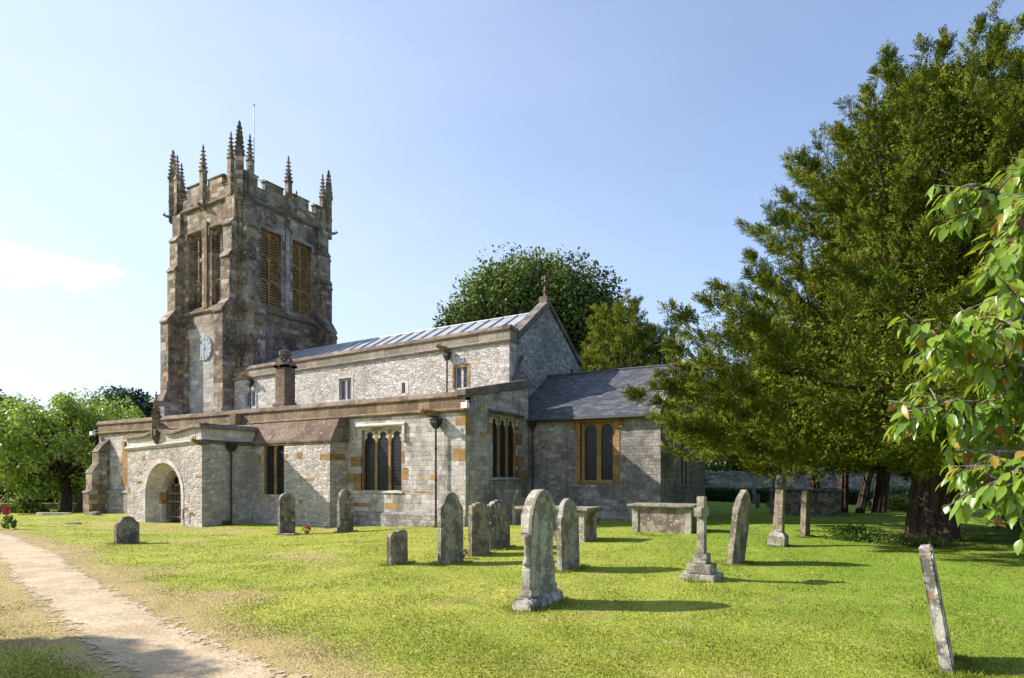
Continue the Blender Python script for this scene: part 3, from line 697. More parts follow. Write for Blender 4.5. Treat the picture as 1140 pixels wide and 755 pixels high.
for z in (.0, .62, .95): mb.box(ac - .79, ac + .79, gy - .02, gy + .02, z, z + .06)
mb.tube([(ac - .55, gy - .02, .02), (ac + .70, gy - .02, .62)], .018, 5)
gate = part(mb, 'gate', ['gatewood'])
mb = MB(); mb.tube([(ac + .2 * math.cos(a), gy - .05, 1.5 + .2 * math.sin(a)) for a in np.linspace(0, 6.28, 17)], .025, 6); mb.tube([(ac, gy - .05, 1.7), (ac, gy - .05, 1.95)], .012, 5); part(mb, 'hanging_ring', ['hambrown'], porch)
mb = MB(); mb.tube([(-10.95, PY - .12, .0), (-10.9, PY - .12, .42)], .02, 6); mb.tube([(-10.9, PY - .12, .42), (-10.75, PY - .12, .46), (-10.6, PY - .12, .38)], .02, 6); mb.box(-10.95, -10.62, PY - .13, PY - .09, .36, .40); part(mb, 'boot_scraper', ['gatewood'], porch)
def downpipe(x, y, ztop, zbot, mat='iron', spout=None, hop=.26, r_=.036, par_=None):
    b_ = MB(); b_.tube([(x, y, zbot), (x, y, ztop - .3)], r_, 8)
    for z in np.arange(zbot + .5, ztop - .4, 1.1): b_.tube([(x, y, z), (x, y, z + .06)], r_ * 1.35, 8)
    o = part(b_, 'downpipe', [mat]); h = hop / 2
    b_ = MB(); b_.hexa([(x - h * .4, y - h * .4, ztop - .34), (x + h * .4, y - h * .4, ztop - .34), (x + h * .4, y + h * .4, ztop - .34), (x - h * .4, y + h * .4, ztop - .34), (x - h, y - h, ztop - .14), (x + h, y - h, ztop - .14), (x + h, y + h, ztop - .14), (x - h, y + h, ztop - .14)])
    b_.box(x - h, x + h, y - h, y + h, ztop - .14, ztop); b_.box(x - h * 1.15, x + h * 1.15, y - h * 1.15, y + h * 1.15, ztop - .03, ztop + .01)
    part(b_, 'hopper', [mat], o)
    return o
def gargoyle(x, y, z, dx_, dy_, parent, s_=1.0, mat='hambrown'):
    b_ = MB(); L = .5 * s_
    b_.tube([(x - dx_ * .1, y - dy_ * .1, z), (x + dx_ * L * .5, y + dy_ * L * .5, z + .02), (x + dx_ * L * .8, y + dy_ * L * .8, z + .06)], [.15 * s_, .13 * s_, .09 * s_], 7)
    b_.blob((x + dx_ * L, y + dy_ * L, z + .08), (.12 * s_, .12 * s_, .10 * s_), 0, 7, .1)
    for q in (-1, 1): b_.blob((x + dx_ * L * .8 - dy_ * q * .09 * s_, y + dy_ * L * .8 + dx_ * q * .09 * s_, z + .17), (.03, .03, .08 * s_), 0, 5)
    part(b_, 'gargoyle', [mat], parent)
downpipe(PX1 + .13, -1.95, 2.98, -.25, hop=.34); downpipe(-1.11, -.2, 3.66, -.1, hop=.3); gargoyle(-1.25, -.1, 3.83, -.25, -.95, aisle, 1.05)
gargoyle(-10.0, PY - .05, 2.95, .2, -.9, porch, .7)
downpipe(.26, 4.28, 3.86, -.1, hop=.24)
for (x, y, z) in ((.12, -.12, 4.12), (-23.62, -.2, 4.0)):
    b_ = MB(); b_.tube([(x, y + .15, z + .12), (x, y, z + .1), (x, y - .03, z)], .03, 6); b_.box(x - .13, x + .13, y - .16, y + .02, z - .16, z + .04); part(b_, 'floodlight', ['white'], bevel=.02)

# ---- stack standing on the aisle parapet, and a little turret further west
def stack(cx_, cy_, z0, z1, w, name):
    b_ = MB(); h = w / 2
    b_.box(cx_ - h * 1.3, cx_ + h * 1.3, cy_ - h * 1.3, cy_ + h * 1.3, z0, z0 + .22); b_.hexa([(cx_ - h * 1.3, cy_ - h * 1.3, z0 + .22), (cx_ + h * 1.3, cy_ - h * 1.3, z0 + .22), (cx_ + h * 1.3, cy_ + h * 1.3, z0 + .22), (cx_ - h * 1.3, cy_ + h * 1.3, z0 + .22), (cx_ - h, cy_ - h, z0 + .34), (cx_ + h, cy_ - h, z0 + .34), (cx_ + h, cy_ + h, z0 + .34), (cx_ - h, cy_ + h, z0 + .34)])
    b_.box(cx_ - h, cx_ + h, cy_ - h, cy_ + h, z0 + .34, z1 - .75)
    for (mp, c_) in ((south(cy_ - h), cx_), (east(cx_ + h), cy_), (north(cy_ + h), cx_), (westf(cx_ - h), cy_)):
        b_.prism_d([(c_ - h - .06, z1 - .75), (c_ + h + .06, z1 - .75), (c_ + h + .06, z1 - .66), (c_, z1 - .34), (c_ - h - .06, z1 - .66)], -.06, h * .9, 0, mp)
    b_.box(cx_ - h * .8, cx_ + h * .8, cy_ - h * .8, cy_ + h * .8, z1 - .8, z1 - .4)
    o = part(b_, name, ['brown'])
    b_ = MB(); b_.tube([(cx_, cy_, z1 - .5), (cx_, cy_, z1 - .24)], h * .66, 8); b_.tube([(cx_, cy_, z1 - .24), (cx_, cy_, z1 - .2), (cx_, cy_, z1 - .04), (cx_, cy_, z1)], [h * .8, h * .95, h * .9, h * .6], 8); part(b_, 'cap', ['darkcop'], o)
stack(-9.62, .5, 4.5, 7.02, .56, 'chimney')
mb = MB(); mb.box(-22.3, -21.3, 2.2, 3.2, 4.4, 5.8); tur = part(mb, 'turret', ['chancel'])
mb = MB(); mb.add([(-22.5, 2.0, 5.75), (-21.1, 2.0, 5.75), (-21.1, 3.4, 5.75), (-22.5, 3.4, 5.75), (-21.9, 2.6, 6.45), (-21.7, 2.6, 6.45), (-21.7, 2.8, 6.45), (-21.9, 2.8, 6.45)], [(0, 1, 5, 4), (1, 2, 6, 5), (2, 3, 7, 6), (3, 0, 4, 7), (4, 5, 6, 7), (3, 2, 1, 0)])
mb.blob((-21.8, 2.7, 6.55), (.13, .13, .12)); mb.blob((-21.8, 2.7, 6.8), (.08, .08, .16)); part(mb, 'cap', ['brown'], tur)

# ---- nave
NX0, NX1, NY0, NY1 = -18.4, -.87, 4.4, 11.4
NM = 7.85
SN = south(NY0); EN = east(NX1)
def nz(x): return -.24 * (NX1 - x) / (NX1 - NX0)
holes = [(-3.58, -2.93, 5.46, 6.34), (-6.53, -6.33, 5.45, 5.92), (-10.45, -9.66, 5.38, 6.40), (-17.5, -16.65, 5.45, 6.30)]
mb = MB(); wall_holes(mb, SN, NX0, NX1, 4.0, 7.0, holes, .25, 0, 0)
mb.add([(NX0, NY0, 7.0), (NX1, NY0, 7.0), (NX1, NY0, 7.25), (NX0, NY0, 7.02)], [(0, 1, 2, 3)])
mb.add([(NX0, NY1, 0), (NX1, NY1, 0), (NX1, NY1, 7.3), (NX0, NY1, 7.0)], [(0, 1, 2, 3)])
nave = part(mb, 'nave_wall', ['rubble'])
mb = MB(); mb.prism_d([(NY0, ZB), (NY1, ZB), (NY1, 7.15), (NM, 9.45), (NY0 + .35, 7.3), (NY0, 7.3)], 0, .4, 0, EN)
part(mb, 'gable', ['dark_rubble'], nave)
mb = MB()
mb.box(NX1 - .45, NX1 + .012, NY0 - .012, NY0 + .5, 4.3, 7.2, 0)
part(mb, 'quoin', ['aisle'], nave)
for k_, h_ in enumerate(holes):
    window(SN, *h_, 1 if k_ == 1 else 2, 'round', 'orange' if k_ == 0 else 'dress', 'dress', 'glass2' if k_ != 1 else 'glass', depth=.1, mwid=.10, jamb=.04, sill=False, spring=h_[3] - .2)
mb = MB(); mb.prism_d([(-6.7, 5.4), (-6.53, 5.4), (-6.53, 5.92), (-6.33, 5.92), (-6.33, 5.4), (-6.16, 5.4), (-6.16, 6.1), (-6.7, 6.1)], -.01, .05, 0, SN); part(mb, 'window_surround', ['dress'], nave)
mb = MB(); mb.prism_d([(-3.72, 5.46), (-3.58, 5.46), (-3.58, 6.34), (-2.93, 6.34), (-2.93, 5.46), (-2.79, 5.46), (-2.79, 6.46), (-3.72, 6.46)], -.01, .05, 0, SN); part(mb, 'window_surround', ['orange'], nave)
mb = MB(); mb.prism_d([(-10.6, 5.38), (-10.45, 5.38), (-10.45, 6.4), (-9.66, 6.4), (-9.66, 5.38), (-9.52, 5.38), (-9.52, 6.5), (-10.6, 6.5)], -.01, .05, 0, SN); part(mb, 'window_surround', ['dress'], nave)

par = parapet('parapet', SN, NX0, NX1, 7.2, 7.88, nave, mats=('frieze_grey', 'brown'), dz=(-.26, 0))
mb = MB(); mb.box(NX1 + .002, NX1 + .05, NY0 - .05, NY0 + .75, 7.3, 7.68, 0); mb.prism_u([(0, 7.16), (-.09, 7.22), (-.14, 7.28), (0, 7.34)], NY0 - .12, NY0 + .75, 0, EN); mb.prism_u([(.3, 7.66), (-.10, 7.66), (-.10, 7.72), (.02, 7.87), (.3, 7.87)], NY0 - .1, NY0 + .72, 1, EN)
part(mb, 'kneeler', ['frieze_grey', 'brown'], nave)
mb = MB()   # gable copings
def rake(b_, y0, z0, y1, z1, x0, x1, th, mi=0):
    b_.hexa([(x0, y0, z0 - th), (x1, y0, z0 - th), (x1, y1, z1 - th), (x0, y1, z1 - th), (x0, y0, z0), (x1, y0, z0), (x1, y1, z1), (x0, y1, z1)], mi)
rake(mb, NY0 + .55, 7.62, NM, 9.70, NX1 - .42, NX1 + .10, .34); rake(mb, NM, 9.70, NY1 + .1, 7.42, NX1 - .42, NX1 + .10, .24)
part(mb, 'gable_coping', ['darkcop'], nave, bevel=.03)
mb = MB(); c_ = NX1 - .15
mb.box(c_ - .2, c_ + .2, NM - .2, NM + .2, 9.5, 9.85); mb.tube([(c_, NM, 9.8), (c_, NM, 10.2)], [.09, .06], 6); mb.blob((c_, NM, 10.12), (.12, .12, .07), 0, 6); mb.tube([(c_, NM, 10.15), (c_, NM, 10.75)], [.07, .04], 6); mb.box(c_ - .05, c_ + .05, NM - .2, NM + .2, 10.38, 10.5); mb.blob((c_, NM - .2, 10.44), (.07, .07, .08), 0, 6); mb.blob((c_, NM + .2, 10.44), (.07, .07, .08), 0, 6); mb.blob((c_, NM, 10.74), (.07, .08, .1), 0, 6)
part(mb, 'finial_cross', ['brown'], nave)
# scar of an earlier roof on the gable
for (y0, z0, y1, z1) in ((NY0 + .25, 5.65, NY0 + .98, 6.75), (NY1 - .45, 5.7, NY1 - 1.1, 6.9)):
    mb = MB(); mb.hexa([(NX1, y0 - .06, z0), (NX1 + .09, y0 - .06, z0), (NX1 + .09, y0 + .06, z0), (NX1, y0 + .06, z0), (NX1, y1 - .06, z1), (NX1 + .09, y1 - .06, z1), (NX1 + .09, y1 + .06, z1), (NX1, y1 + .06, z1)]); part(mb, 'roof_scar', ['darkcop'], nave)
mb = MB()   # lead roof with rolls
for (y0, z0, y1, z1) in ((NY0 + .3, 7.42, NM, 9.2), (NY1 - .3, 7.42, NM, 9.2)):
    mb.add([(NX0 - .2, y0, z0 - .2), (NX1 - .4, y0, z0), (NX1 - .4, y1, z1), (NX0 - .2, y1, z1 - .2)], [(0, 1, 2, 3)])
    for k in range(23):
        x = NX1 - .8 - k * .78; dz_ = -.2 * (NX1 - x) / (NX1 - NX0)
        mb.tube([(x, y0, z0 + .03 + dz_), (x, y1, z1 + .03 + dz_)], .045, 6)
mb.tube([(NX0 - .2, NM, 9.01), (NX1 - .4, NM, 9.21)], .06, 8)
part(mb, 'nave_roof', ['lead'])
downpipe(-3.89, NY0 - .16, 7.0, 5.2, hop=.26); gargoyle(-4.0, NY0 - .1, 7.16, -.3, -.9, nave, .9)
downpipe(-16.85, NY0 - .16, 6.78, 5.2, hop=.26); gargoyle(-16.95, NY0 - .1, 6.95, -.3, -.9, nave, .9)

# ---- chancel
KX0, KX1, KY0, KY1 = -.87, 5.4, 4.44, 11.1
SK = south(KY0); EK = east(KX1); hC = (2.27, 3.68, 1.52, 3.72); hK = (6.9, 8.8, 1.33, 3.4)
mb = MB(); wall_holes(mb, SK, 0.0, KX1, ZB, 4.02, [hC], .3, 0, 1); wall_holes(mb, EK, KY0, KY1, ZB, 4.0, [hK], .3, 0, 0)
mb.add([(KX1, KY0, 4.0), (KX1, KY1, 4.0), (KX1, NM, 6.2)], [(0, 1, 2)]); mb.add([(KX0, KY1, ZB), (KX1, KY1, ZB), (KX1, KY1, 4.0), (KX0, KY1, 4.0)], [(0, 1, 2, 3)])
chan = part(mb, 'chancel_wall', ['chancel', 'hambrown'])
mb = MB(); mb.prism_u([(0, ZB), (-.07, ZB), (-.07, .12), (0, .2)], .3, KX1 + .07, 0, SK); part(mb, 'plinth', ['chancel'], chan)
window(SK, *hC, 2, 'round', 'hambrown', 'orange', 'glass', hood=(1.95, 3.98, 3.86, .28, 'hambrown'), jamb=.13, mwid=.17, spring=3.3, lbl='two-light window in a brown moulded surround in the chancel')
mb = MB()
for a_, b_, c_, d_ in ((2.06, 2.27, 1.36, 3.80), (3.68, 3.86, 1.36, 3.80), (2.27, 3.68, 1.36, 1.50), (2.27, 3.68, 3.72, 3.80)): mb.box(a_, b_, -.02, .08, c_, d_, 0, SK)
part(mb, 'window_surround', ['hambrown'], chan)
window(EK, *hK, 3, 'pointed', 'chancel', 'dress', 'glass', jamb=.1, mwid=.12)
mb = MB()
ov = .22; zr = 6.22; slope = (zr - 4.05) / (NM - KY0)
for sg in (-1, 1):
    ye = KY0 - ov if sg < 0 else KY1 + ov; ze = zr - slope * abs(NM - ye)
    A_ = [(KX0, ye, ze), (KX1 - .3, ye, ze), (KX1 - .3, NM, zr), (KX0, NM, zr)]
    mb.add(A_ + [(x, y, z - .07) for x, y, z in A_], [(0, 1, 2, 3), (7, 6, 5, 4), (0, 4, 5, 1), (1, 5, 6, 2), (3, 7, 4, 0)])
mb.tube([(KX0, NM, zr + .01), (KX1 - .3, NM, zr + .01)], .07, 6, 0)
part(mb, 'chancel_roof', ['slate'])
mb = MB(); mb.tube([(.2, KY0 - ov - .04, 3.86), (KX1, KY0 - ov - .04, 3.83)], .06, 8); part(mb, 'gutter', ['iron'], chan)
mb = MB(); rake(mb, KY0 - .25, 4.02, NM, 6.42, KX1 - .32, KX1 + .08, .26); rake(mb, NM, 6.42, KY1 + .25, 4.02, KX1 - .32, KX1 + .08, .26); part(mb, 'gable_coping', ['tower_grey'], chan, bevel=.03)
mb = MB(); c_ = KX1 - .12; fy = NM - .9
mb.box(c_ - .22, c_ + .22, fy - .25, fy + .25, 5.6, 6.1); mb.hexa([(c_ - .2, fy - .2, 6.1), (c_ + .2, fy - .2, 6.1), (c_ + .2, fy + .2, 6.1), (c_ - .2, fy + .2, 6.1), (c_ - .08, fy - .08, 6.4), (c_ + .08, fy - .08, 6.4), (c_ + .08, fy + .08, 6.4), (c_ - .08, fy + .08, 6.4)])
mb.blob((c_, fy, 6.45), (.17, .17, .06)); mb.blob((c_, fy, 6.62), (.10, .10, .14), 0, 8); part(mb, 'finial', ['dress'], chan)

# ---- tower
TX0, TX1, TY0, TY1 = -24.45, -18.3, 4.65, 11.1
ST, ET, NT_, WT = south(TY0), east(TX1), north(TY1), westf(TX0)
SWs = [(-22.92, -21.68, 11.45, 15.85), (-20.80, -19.58, 11.45, 15.85)]
EWs = [(6.05, 7.42, 11.55, 15.9), (8.27, 9.67, 11.55, 15.9)]
mb = MB()
wall_holes(mb, ST, TX0, TX1, ZB, 17.3, SWs, .45, 0, 0); wall_holes(mb, ET, TY0, TY1, ZB, 17.3, EWs, .4, 0, 0)
wall_holes(mb, NT_, TX0, TX1, ZB, 17.3, [], 0); wall_holes(mb, WT, TY0, TY1, ZB, 17.3, [], 0)
mb.add([(TX0, TY0, 17.25), (TX1, TY0, 17.25), (TX1, TY1, 17.25), (TX0, TY1, 17.25)], [(0, 1, 2, 3)])
tower = part(mb, 'tower', ['tower'])
mb = MB(); mb.box(-22.85, -19.9, -.01, .05, 4.5, 10.3, 0, ST); part(mb, 'clock_panel', ['tower_grey'], tower)
faces = [(ST, TX0, TX1), (ET, TY0, TY1), (NT_, TX0, TX1), (WT, TY0, TY1)]
for mp, a_, b_ in faces:
    for z, pr_ in ((11.15, .12), (17.25, .16)):
        mb = MB(); mb.prism_u([(0, z - .1), (-pr_ * .5, z - .08), (-pr_, z), (-pr_, z + .05), (0, z + .24)], a_ - .1, b_ + .1, 0, mp); part(mb, 'string_course', ['brown' if z < 12 else 'darkcop'], tower)
    for side in (0, 1):   # angle buttresses, set in from each corner
        w = .78; inset = .18
        u0 = a_ + inset if side == 0 else b_ - inset - w; u1 = u0 + w
        mb = MB(); mb.prism_u([(0, ZB), (-1.0, ZB), (-1.0, 5.3), (-.92, 5.5), (-.92, 10.65), (-1.0, 10.65), (-1.0, 10.75), (-.5, 11.45), (-.5, 13.75), (-.58, 13.75), (-.58, 13.82), (-.36, 14.15), (-.36, 15.55), (-.44, 15.55), (-.44, 15.62), (-.2, 15.95), (-.2, 17.2), (0, 17.25)], u0, u1, 0, mp)
        part(mb, 'buttress', ['tower'], tower)
    # label moulds above and pilaster between the belfry windows
    mb = MB(); c0 = (a_ + b_) / 2
    hs = SWs if mp is ST else EWs if mp is ET else []
    for h_ in hs:
        mb.prism_u([(0, h_[3] - .02), (-.08, h_[3] + .02), (-.1, h_[3] + .08), (0, h_[3] + .18)], h_[0] - .18, h_[1] + .18, 0, mp)
        for e_ in (h_[0] - .2, h_[1] + .1): mb.box(e_, e_ + .1, -.08, 0, h_[3] - .35, h_[3] + .02, 0, mp)
    if hs:
        mb.box(hs[0][1] + .3, hs[1][0] - .3, -.1, 0, 11.35, 16.3, 0, mp); part(mb, 'hood_mould', ['frieze' if mp is ST else 'tower_grey'], tower)
def belfry(mp, h_, mf, ml):
    u0, u1, z0, z1 = h_; b_ = MB(); mid = (u0 + u1) / 2; d0, d1 = .22, .36
    b_.box(u0, u0 + .08, d0, d1, z0, z1, 0, mp); b_.box(u1 - .08, u1, d0, d1, z0, z1, 0, mp); b_.box(mid - .06, mid + .06, d0 - .03, d1, z0, z1, 0, mp)
    for zt in (z0 + (z1 - z0) * .36, z0 + (z1 - z0) * .68, z1):
        for a_, c_ in ((u0 + .08, mid - .06), (mid + .06, u1 - .08)):
            cu = arch_curve(a_, c_, zt - .42, 'cusped', .30); b_.prism_d(cu + [(c_, zt - .02), (a_, zt - .02)], d0, d1, 0, mp)
    b_.prism_u([(-.04, z0 - .08), (.45, z0 - .08), (.45, z0 + .18), (d0, z0 + .14)], u0 - .05, u1 + .05, 0, mp)
    o = part(b_, 'belfry_window', [mf]); l_ = MB(); z = z0 + .1
    while z < z1 - .1:
        l_.prism_u([(d1 - .10, z), (d1 - .07, z), (d1 + .02, z + .15), (d1 - .01, z + .15)], u0 + .05, u1 - .05, 0, mp); z += .16
    l_.box(u0, u1, d1 + .1, d1 + .14, z0, z1, 1, mp)
    part(l_, 'louvre', [ml, 'dark'], o)
for h_ in SWs: belfry(ST, h_, 'tower', 'tower')
for h_ in EWs: belfry(ET, h_, 'hambrown', 'orange')
# battlements
def merl(mp, a_, b_, parent):
    L = b_ - a_; b2_ = MB(); b2_.box(a_, b_, -.08, .27, 17.4, 18.02, 0, mp); pat = [(0, .14), (.235, .44), (.56, .765), (.86, 1.0)]
    gaps = [(.14, .235), (.44, .56), (.765, .86)]
    for p0, p1 in pat:
        u0, u1 = a_ + L * p0, a_ + L * p1; b2_.box(u0, u1, -.08, .27, 18.02, 18.62, 0, mp); b2_.prism_u([(-.14, 18.60), (-.14, 18.66), (.1, 18.76), (.33, 18.66), (.33, 18.60)], u0 - .05, u1 + .05, 0, mp)
    for p0, p1 in gaps:
        if p0 == .44: continue
        u0, u1 = a_ + L * p0, a_ + L * p1; b2_.prism_u([(-.12, 18.0), (-.12, 18.04), (.1, 18.11), (.31, 18.04), (.31, 18.0)], u0, u1, 0, mp)
    for p0 in (.27, .60, .03, .88):  # recessed panels read as sunk squares
        u0 = a_ + L * p0; b2_.box(u0, u0 + .35, -.10, -.08, 17.5, 17.54, 0, mp)
    b2_.box(a_ + L * .44, a_ + L * .56, -.08, .27, 18.02, 18.3, 0, mp)
    part(b2_, 'battlement', ['tower'], parent)
merl(ST, TX0, TX1, tower); merl(ET, TY0 + .28, TY1 - .28, tower); merl(NT_, TX0, TX1, tower); merl(WT, TY0 + .28, TY1 - .28, tower)
for (cx_, cy_, dx_, dy_) in ((TX1, TY0, 1, -1), (TX1, TY1, 1, 1), (TX0, TY0, -1, -1), (TX0, TY1, -1, 1)):
    q = .12
    mb = MB(); pinnacle(mb, cx_ + dx_ * (.02), cy_ + dy_ * .02, 16.9, 19.5, 21.25, .39, R(45), rows=6, crock=1.15); part(mb, 'pinnacle', ['tower'], tower)
    for ex, ey in ((1, 0), (0, 1)):
        px_, py_ = cx_ - dx_ * .57 * ex + dx_ * q * ey, cy_ - dy_ * .57 * ey + dy_ * q * ex
        mb = MB(); pinnacle(mb, px_, py_, 17.3, 19.3, 20.75, .27, 0, rows=5, crock=1.2, corbel=.2); part(mb, 'pinnacle', ['tower'], tower)
    gargoyle(cx_ + dx_ * .2, cy_ + dy_ * .2, 17.25, dx_ * .6, dy_ * .6, tower, .6, 'darkcop')
for mp, a_, b_ in faces:
    c0 = (a_ + b_) / 2; x, y, _ = mp(c0, -.12, 0)
    mb = MB(); pinnacle(mb, x, y, 17.3, 19.2, 20.7, .29, 0 if mp in (ST, NT_) else 0, rows=5, corbel=.35, crock=1.2); part(mb, 'pinnacle', ['tower'], tower)
    ox_, oy_, _ = mp(c0, -.9, 0); gargoyle(x, y, 17.15, (ox_ - x), (oy_ - y), tower, .75, 'darkcop')
mb = MB(); mb.tube([(-18.0, 5.35, 18.5), (-18.0, 5.35, 22.4)], .018, 6); mb.blob((-18.0, 5.35, 22.42), .05); part(mb, 'lightning_rod', ['iron'], tower)
mb = MB(); mb.tube([(-18.9, 6.0, 17.5), (-18.9, 6.0, 19.0)], .025, 6); mb.tube([(-18.9, 5.7, 18.95), (-18.9, 7.2, 18.8)], .016, 5)
for k in range(5): mb.tube([(-19.15, 5.9 + k * .28, 18.93 - k * .028), (-18.65, 5.9 + k * .28, 18.93 - k * .028)], .012, 4)
part(mb, 'aerial', ['bronzepole'], tower)
# clock: disc on the south face, gilt numerals and hands
cxk, czk = -21.37, 9.05
mb = MB(); mb.tube([(cxk, TY0 - .01, czk), (cxk, TY0 - .09, czk)], .70, 40); mb.tube([(cxk, TY0 - .05, czk), (cxk, TY0 - .12, czk)], .1, 12)
clock = part(mb, 'clock', ['clock'])
def stroke(b_, x0, z0, x1, z1, w):
    L = math.hypot(x1 - x0, z1 - z0); nx, nz_ = -(z1 - z0) / L * w / 2, (x1 - x0) / L * w / 2; y = TY0 - .115
    b_.hexa([(x0 - nx, y, z0 - nz_), (x1 - nx, y, z1 - nz_), (x1 - nx, y + .03, z1 - nz_), (x0 - nx, y + .03, z0 - nz_), (x0 + nx, y, z0 + nz_), (x1 + nx, y, z1 + nz_), (x1 + nx, y + .03, z1 + nz_), (x0 + nx, y + .03, z0 + nz_)])
mb = MB(); num = ['XII', 'I', 'II', 'III', 'IV', 'V', 'VI', 'VII', 'VIII', 'IX', 'X', 'XI']
for k, s_ in enumerate(num):
    a_ = math.radians(90 - 30 * k); er = Vector((math.cos(a_), math.sin(a_))); et = Vector((math.sin(a_), -math.cos(a_)))
    wd = {'I': .035, 'V': .075, 'X': .075}; tot = sum(wd[c] for c in s_); x = -tot / 2
    for c in s_:
        def pt(u, v): p = er * (.55 + v) + et * u; return (cxk + p.x, czk + p.y)
        if c == 'I': stroke(mb, *pt(x + .017, -.07), *pt(x + .017, .07), .022)
        if c == 'V': stroke(mb, *pt(x + .01, .07), *pt(x + .037, -.07), .020); stroke(mb, *pt(x + .065, .07), *pt(x + .037, -.07), .014)
        if c == 'X': stroke(mb, *pt(x + .01, .07), *pt(x + .065, -.07), .020); stroke(mb, *pt(x + .065, .07), *pt(x + .01, -.07), .014)
        x += wd[c]
part(mb, 'numerals', ['gold'], clock)
mb = MB(); stroke(mb, cxk + .02, czk + .1, cxk - .05, czk - .48, .035); part(mb, 'minute_hand', ['gold'], clock)
mb = MB(); stroke(mb, cxk - .0, czk - .05, cxk - .06, czk + .30, .05); part(mb, 'hour_hand', ['gold'], clock)
#@@GRAVES
# ------------------------------------------------------------------ churchyard things
def gzi(x, y):
    """height of the ground sheet itself"""
    x = np.atleast_1d(np.asarray(x, float)); y = np.atleast_1d(np.asarray(y, float))
    i = np.clip(np.searchsorted(xs, x) - 1, 0, len(xs) - 2); j = np.clip(np.searchsorted(ys, y) - 1, 0, len(ys) - 2)
    fx = (x - xs[i]) / (xs[i + 1] - xs[i]); fy = (y - ys[j]) / (ys[j + 1] - ys[j])
    return ZZ[j, i] * (1 - fx) * (1 - fy) + ZZ[j, i + 1] * fx * (1 - fy) + ZZ[j + 1, i] * (1 - fx) * fy + ZZ[j + 1, i + 1] * fx * fy
def gh(x, y): return float(gzi(x, y)[0])

make_path('path', P1, W1, .008)
make_path('path', P2, [.8] * 4, .02); make_path('path', P3, [1.4] * 4, .02)

def slab_mesh(b_, outline, t_, x0=0.0, mi=0):
    """outline in (y,z), slab facing east, thickness t_ along x"""
    b_.prism_d(outline, -t_ / 2, t_ / 2, mi, lambda u, d, z: (x0 - d, u, z))
def rough(o, amp=.006, cuts=0, seed=0):
    """wear: nudge the vertices of a weathered stone"""
    r_ = random.Random(seed)
    for v in o.data.vertices:
        p = v.co; n = math.sin(p.y * 17 + seed) * math.cos(p.z * 13 + seed * 2) + r_.uniform(-.6, .6)
        v.co.x += n * amp * .5; v.co.y += r_.uniform(-1, 1) * amp; v.co.z += r_.uniform(-1, 1) * amp * (1 if p.z > .1 else 0)
def profile(kind, w, h):
    H = w / 2
    if kind == 'round':
        s_ = h - H * .95; return [(-H, -.3), (-H, s_)] + [(-H * math.cos(a), s_ + H * .95 * math.sin(a)) for a in np.linspace(.15, math.pi - .15, 13)] + [(H, s_), (H, -.3)]
    if kind == 'roundshoulder':
        s_ = h - H * 1.0; k = H * .82; return [(-H, -.3), (-H, s_ - .02), (-H * 1.03, s_ + .02), (-k - .01, s_ + .06)] + [(-k * math.cos(a), s_ + .06 + (h - s_ - .06) * math.sin(a)) for a in np.linspace(.1, math.pi - .1, 13)] + [(k + .01, s_ + .06), (H * 1.03, s_ + .02), (H, s_ - .02), (H, -.3)]
    if kind == 'ogee':
        L = [(-H, -.3), (-H, h - .42 * w), (-H * .93, h - .36 * w), (-H * .76, h - .30 * w), (-H * .60, h - .18 * w), (-H * .42, h - .07 * w), (-H * .2, h - .01 * w), (0, h)]
        return L + [(-a, b) for a, b in L[-2::-1]]
    if kind == 'flatshoulder':
        L = [(-H, -.3), (-H, h - .10 * w), (-H * .86, h - .05 * w), (-H * .80, h - .12 * w), (-H * .70, h - .10 * w), (-H * .62, h - .01 * w), (-H * .3, h - .0 * w), (0, h + .01)]
        return L + [(-a, b) for a, b in L[-2::-1]]
    if kind == 'scallop':
        P = [(-H, -.3), (-H, h - .26 * w)]
        for k in range(33):
            q = k / 32; y = -H + w * q; base = h - .26 * w + .22 * w * math.sin(math.pi * q) ** .8; P.append((y, base + .028 * abs(math.sin(q * math.pi * 5))))
        return P + [(H, h - .26 * w), (H, -.3)]
    if kind == 'pointed':
        L = [(-H, -.3), (-H * .92, h * .55), (-H, h * .57), (-H, h * .62), (-H * .55, h * .80), (-H * .22, h * .90), (-H * .2, h * .93), (-H * .1, h * .98), (0, h)]
        return L + [(-a, b) for a, b in L[-2::-1]]
    if kind == 'broken':
        return [(-H, -.3), (-H, h * .86), (-H * .8, h * .96), (-H * .45, h * .985), (-H * .25, h * .95), (0, h * .97), (H * .35, h), (H * .7, h * .99), (H * .95, h * .90), (H, h * .8), (H * .94, h * .4), (H * .97, -.3)]
    if kind == 'lancet':
        L = [(-H, -.3), (-H * 1.0, h * .74), (-H * .92, h * .80), (-H * .72, h * .87), (-H * .42, h * .94), (-H * .16, h * .99), (0, h)]
        return L + [(-a, b) for a, b in L[-2::-1]]
    if kind == 'lowogee':
        L = [(-H, -.3), (-H, h - .34 * w), (-H * .9, h - .28 * w), (-H * .7, h - .22 * w), (-H * .5, h - .08 * w), (-H * .25, h - .02 * w), (0, h)]
        return L + [(-a, b) for a, b in L[-2::-1]]
def headstone(x, y, kind, w, h, t_, mat, label, rot=0.0, tiltx=0.0, tilty=0.0, seed=1):
    b_ = MB(); slab_mesh(b_, profile(kind, w, h), t_)
    o = b_.build('headstone', [mat], None, (0, 0, 0), bevel=.012); rough(o, .004, seed=seed)
    o.location = (x, y, gh(x, y)); o.rotation_euler = (R(tiltx), R(tilty), R(rot)); tag(o, label, 'gravestone', 'headstones in the churchyard'); return o
headstone(-4.87, -8.55, 'lowogee', .62, .72, .13, 'g_dark', 'short wide headstone with a wavy top standing alone beside the gravel path', 6, seed=1)
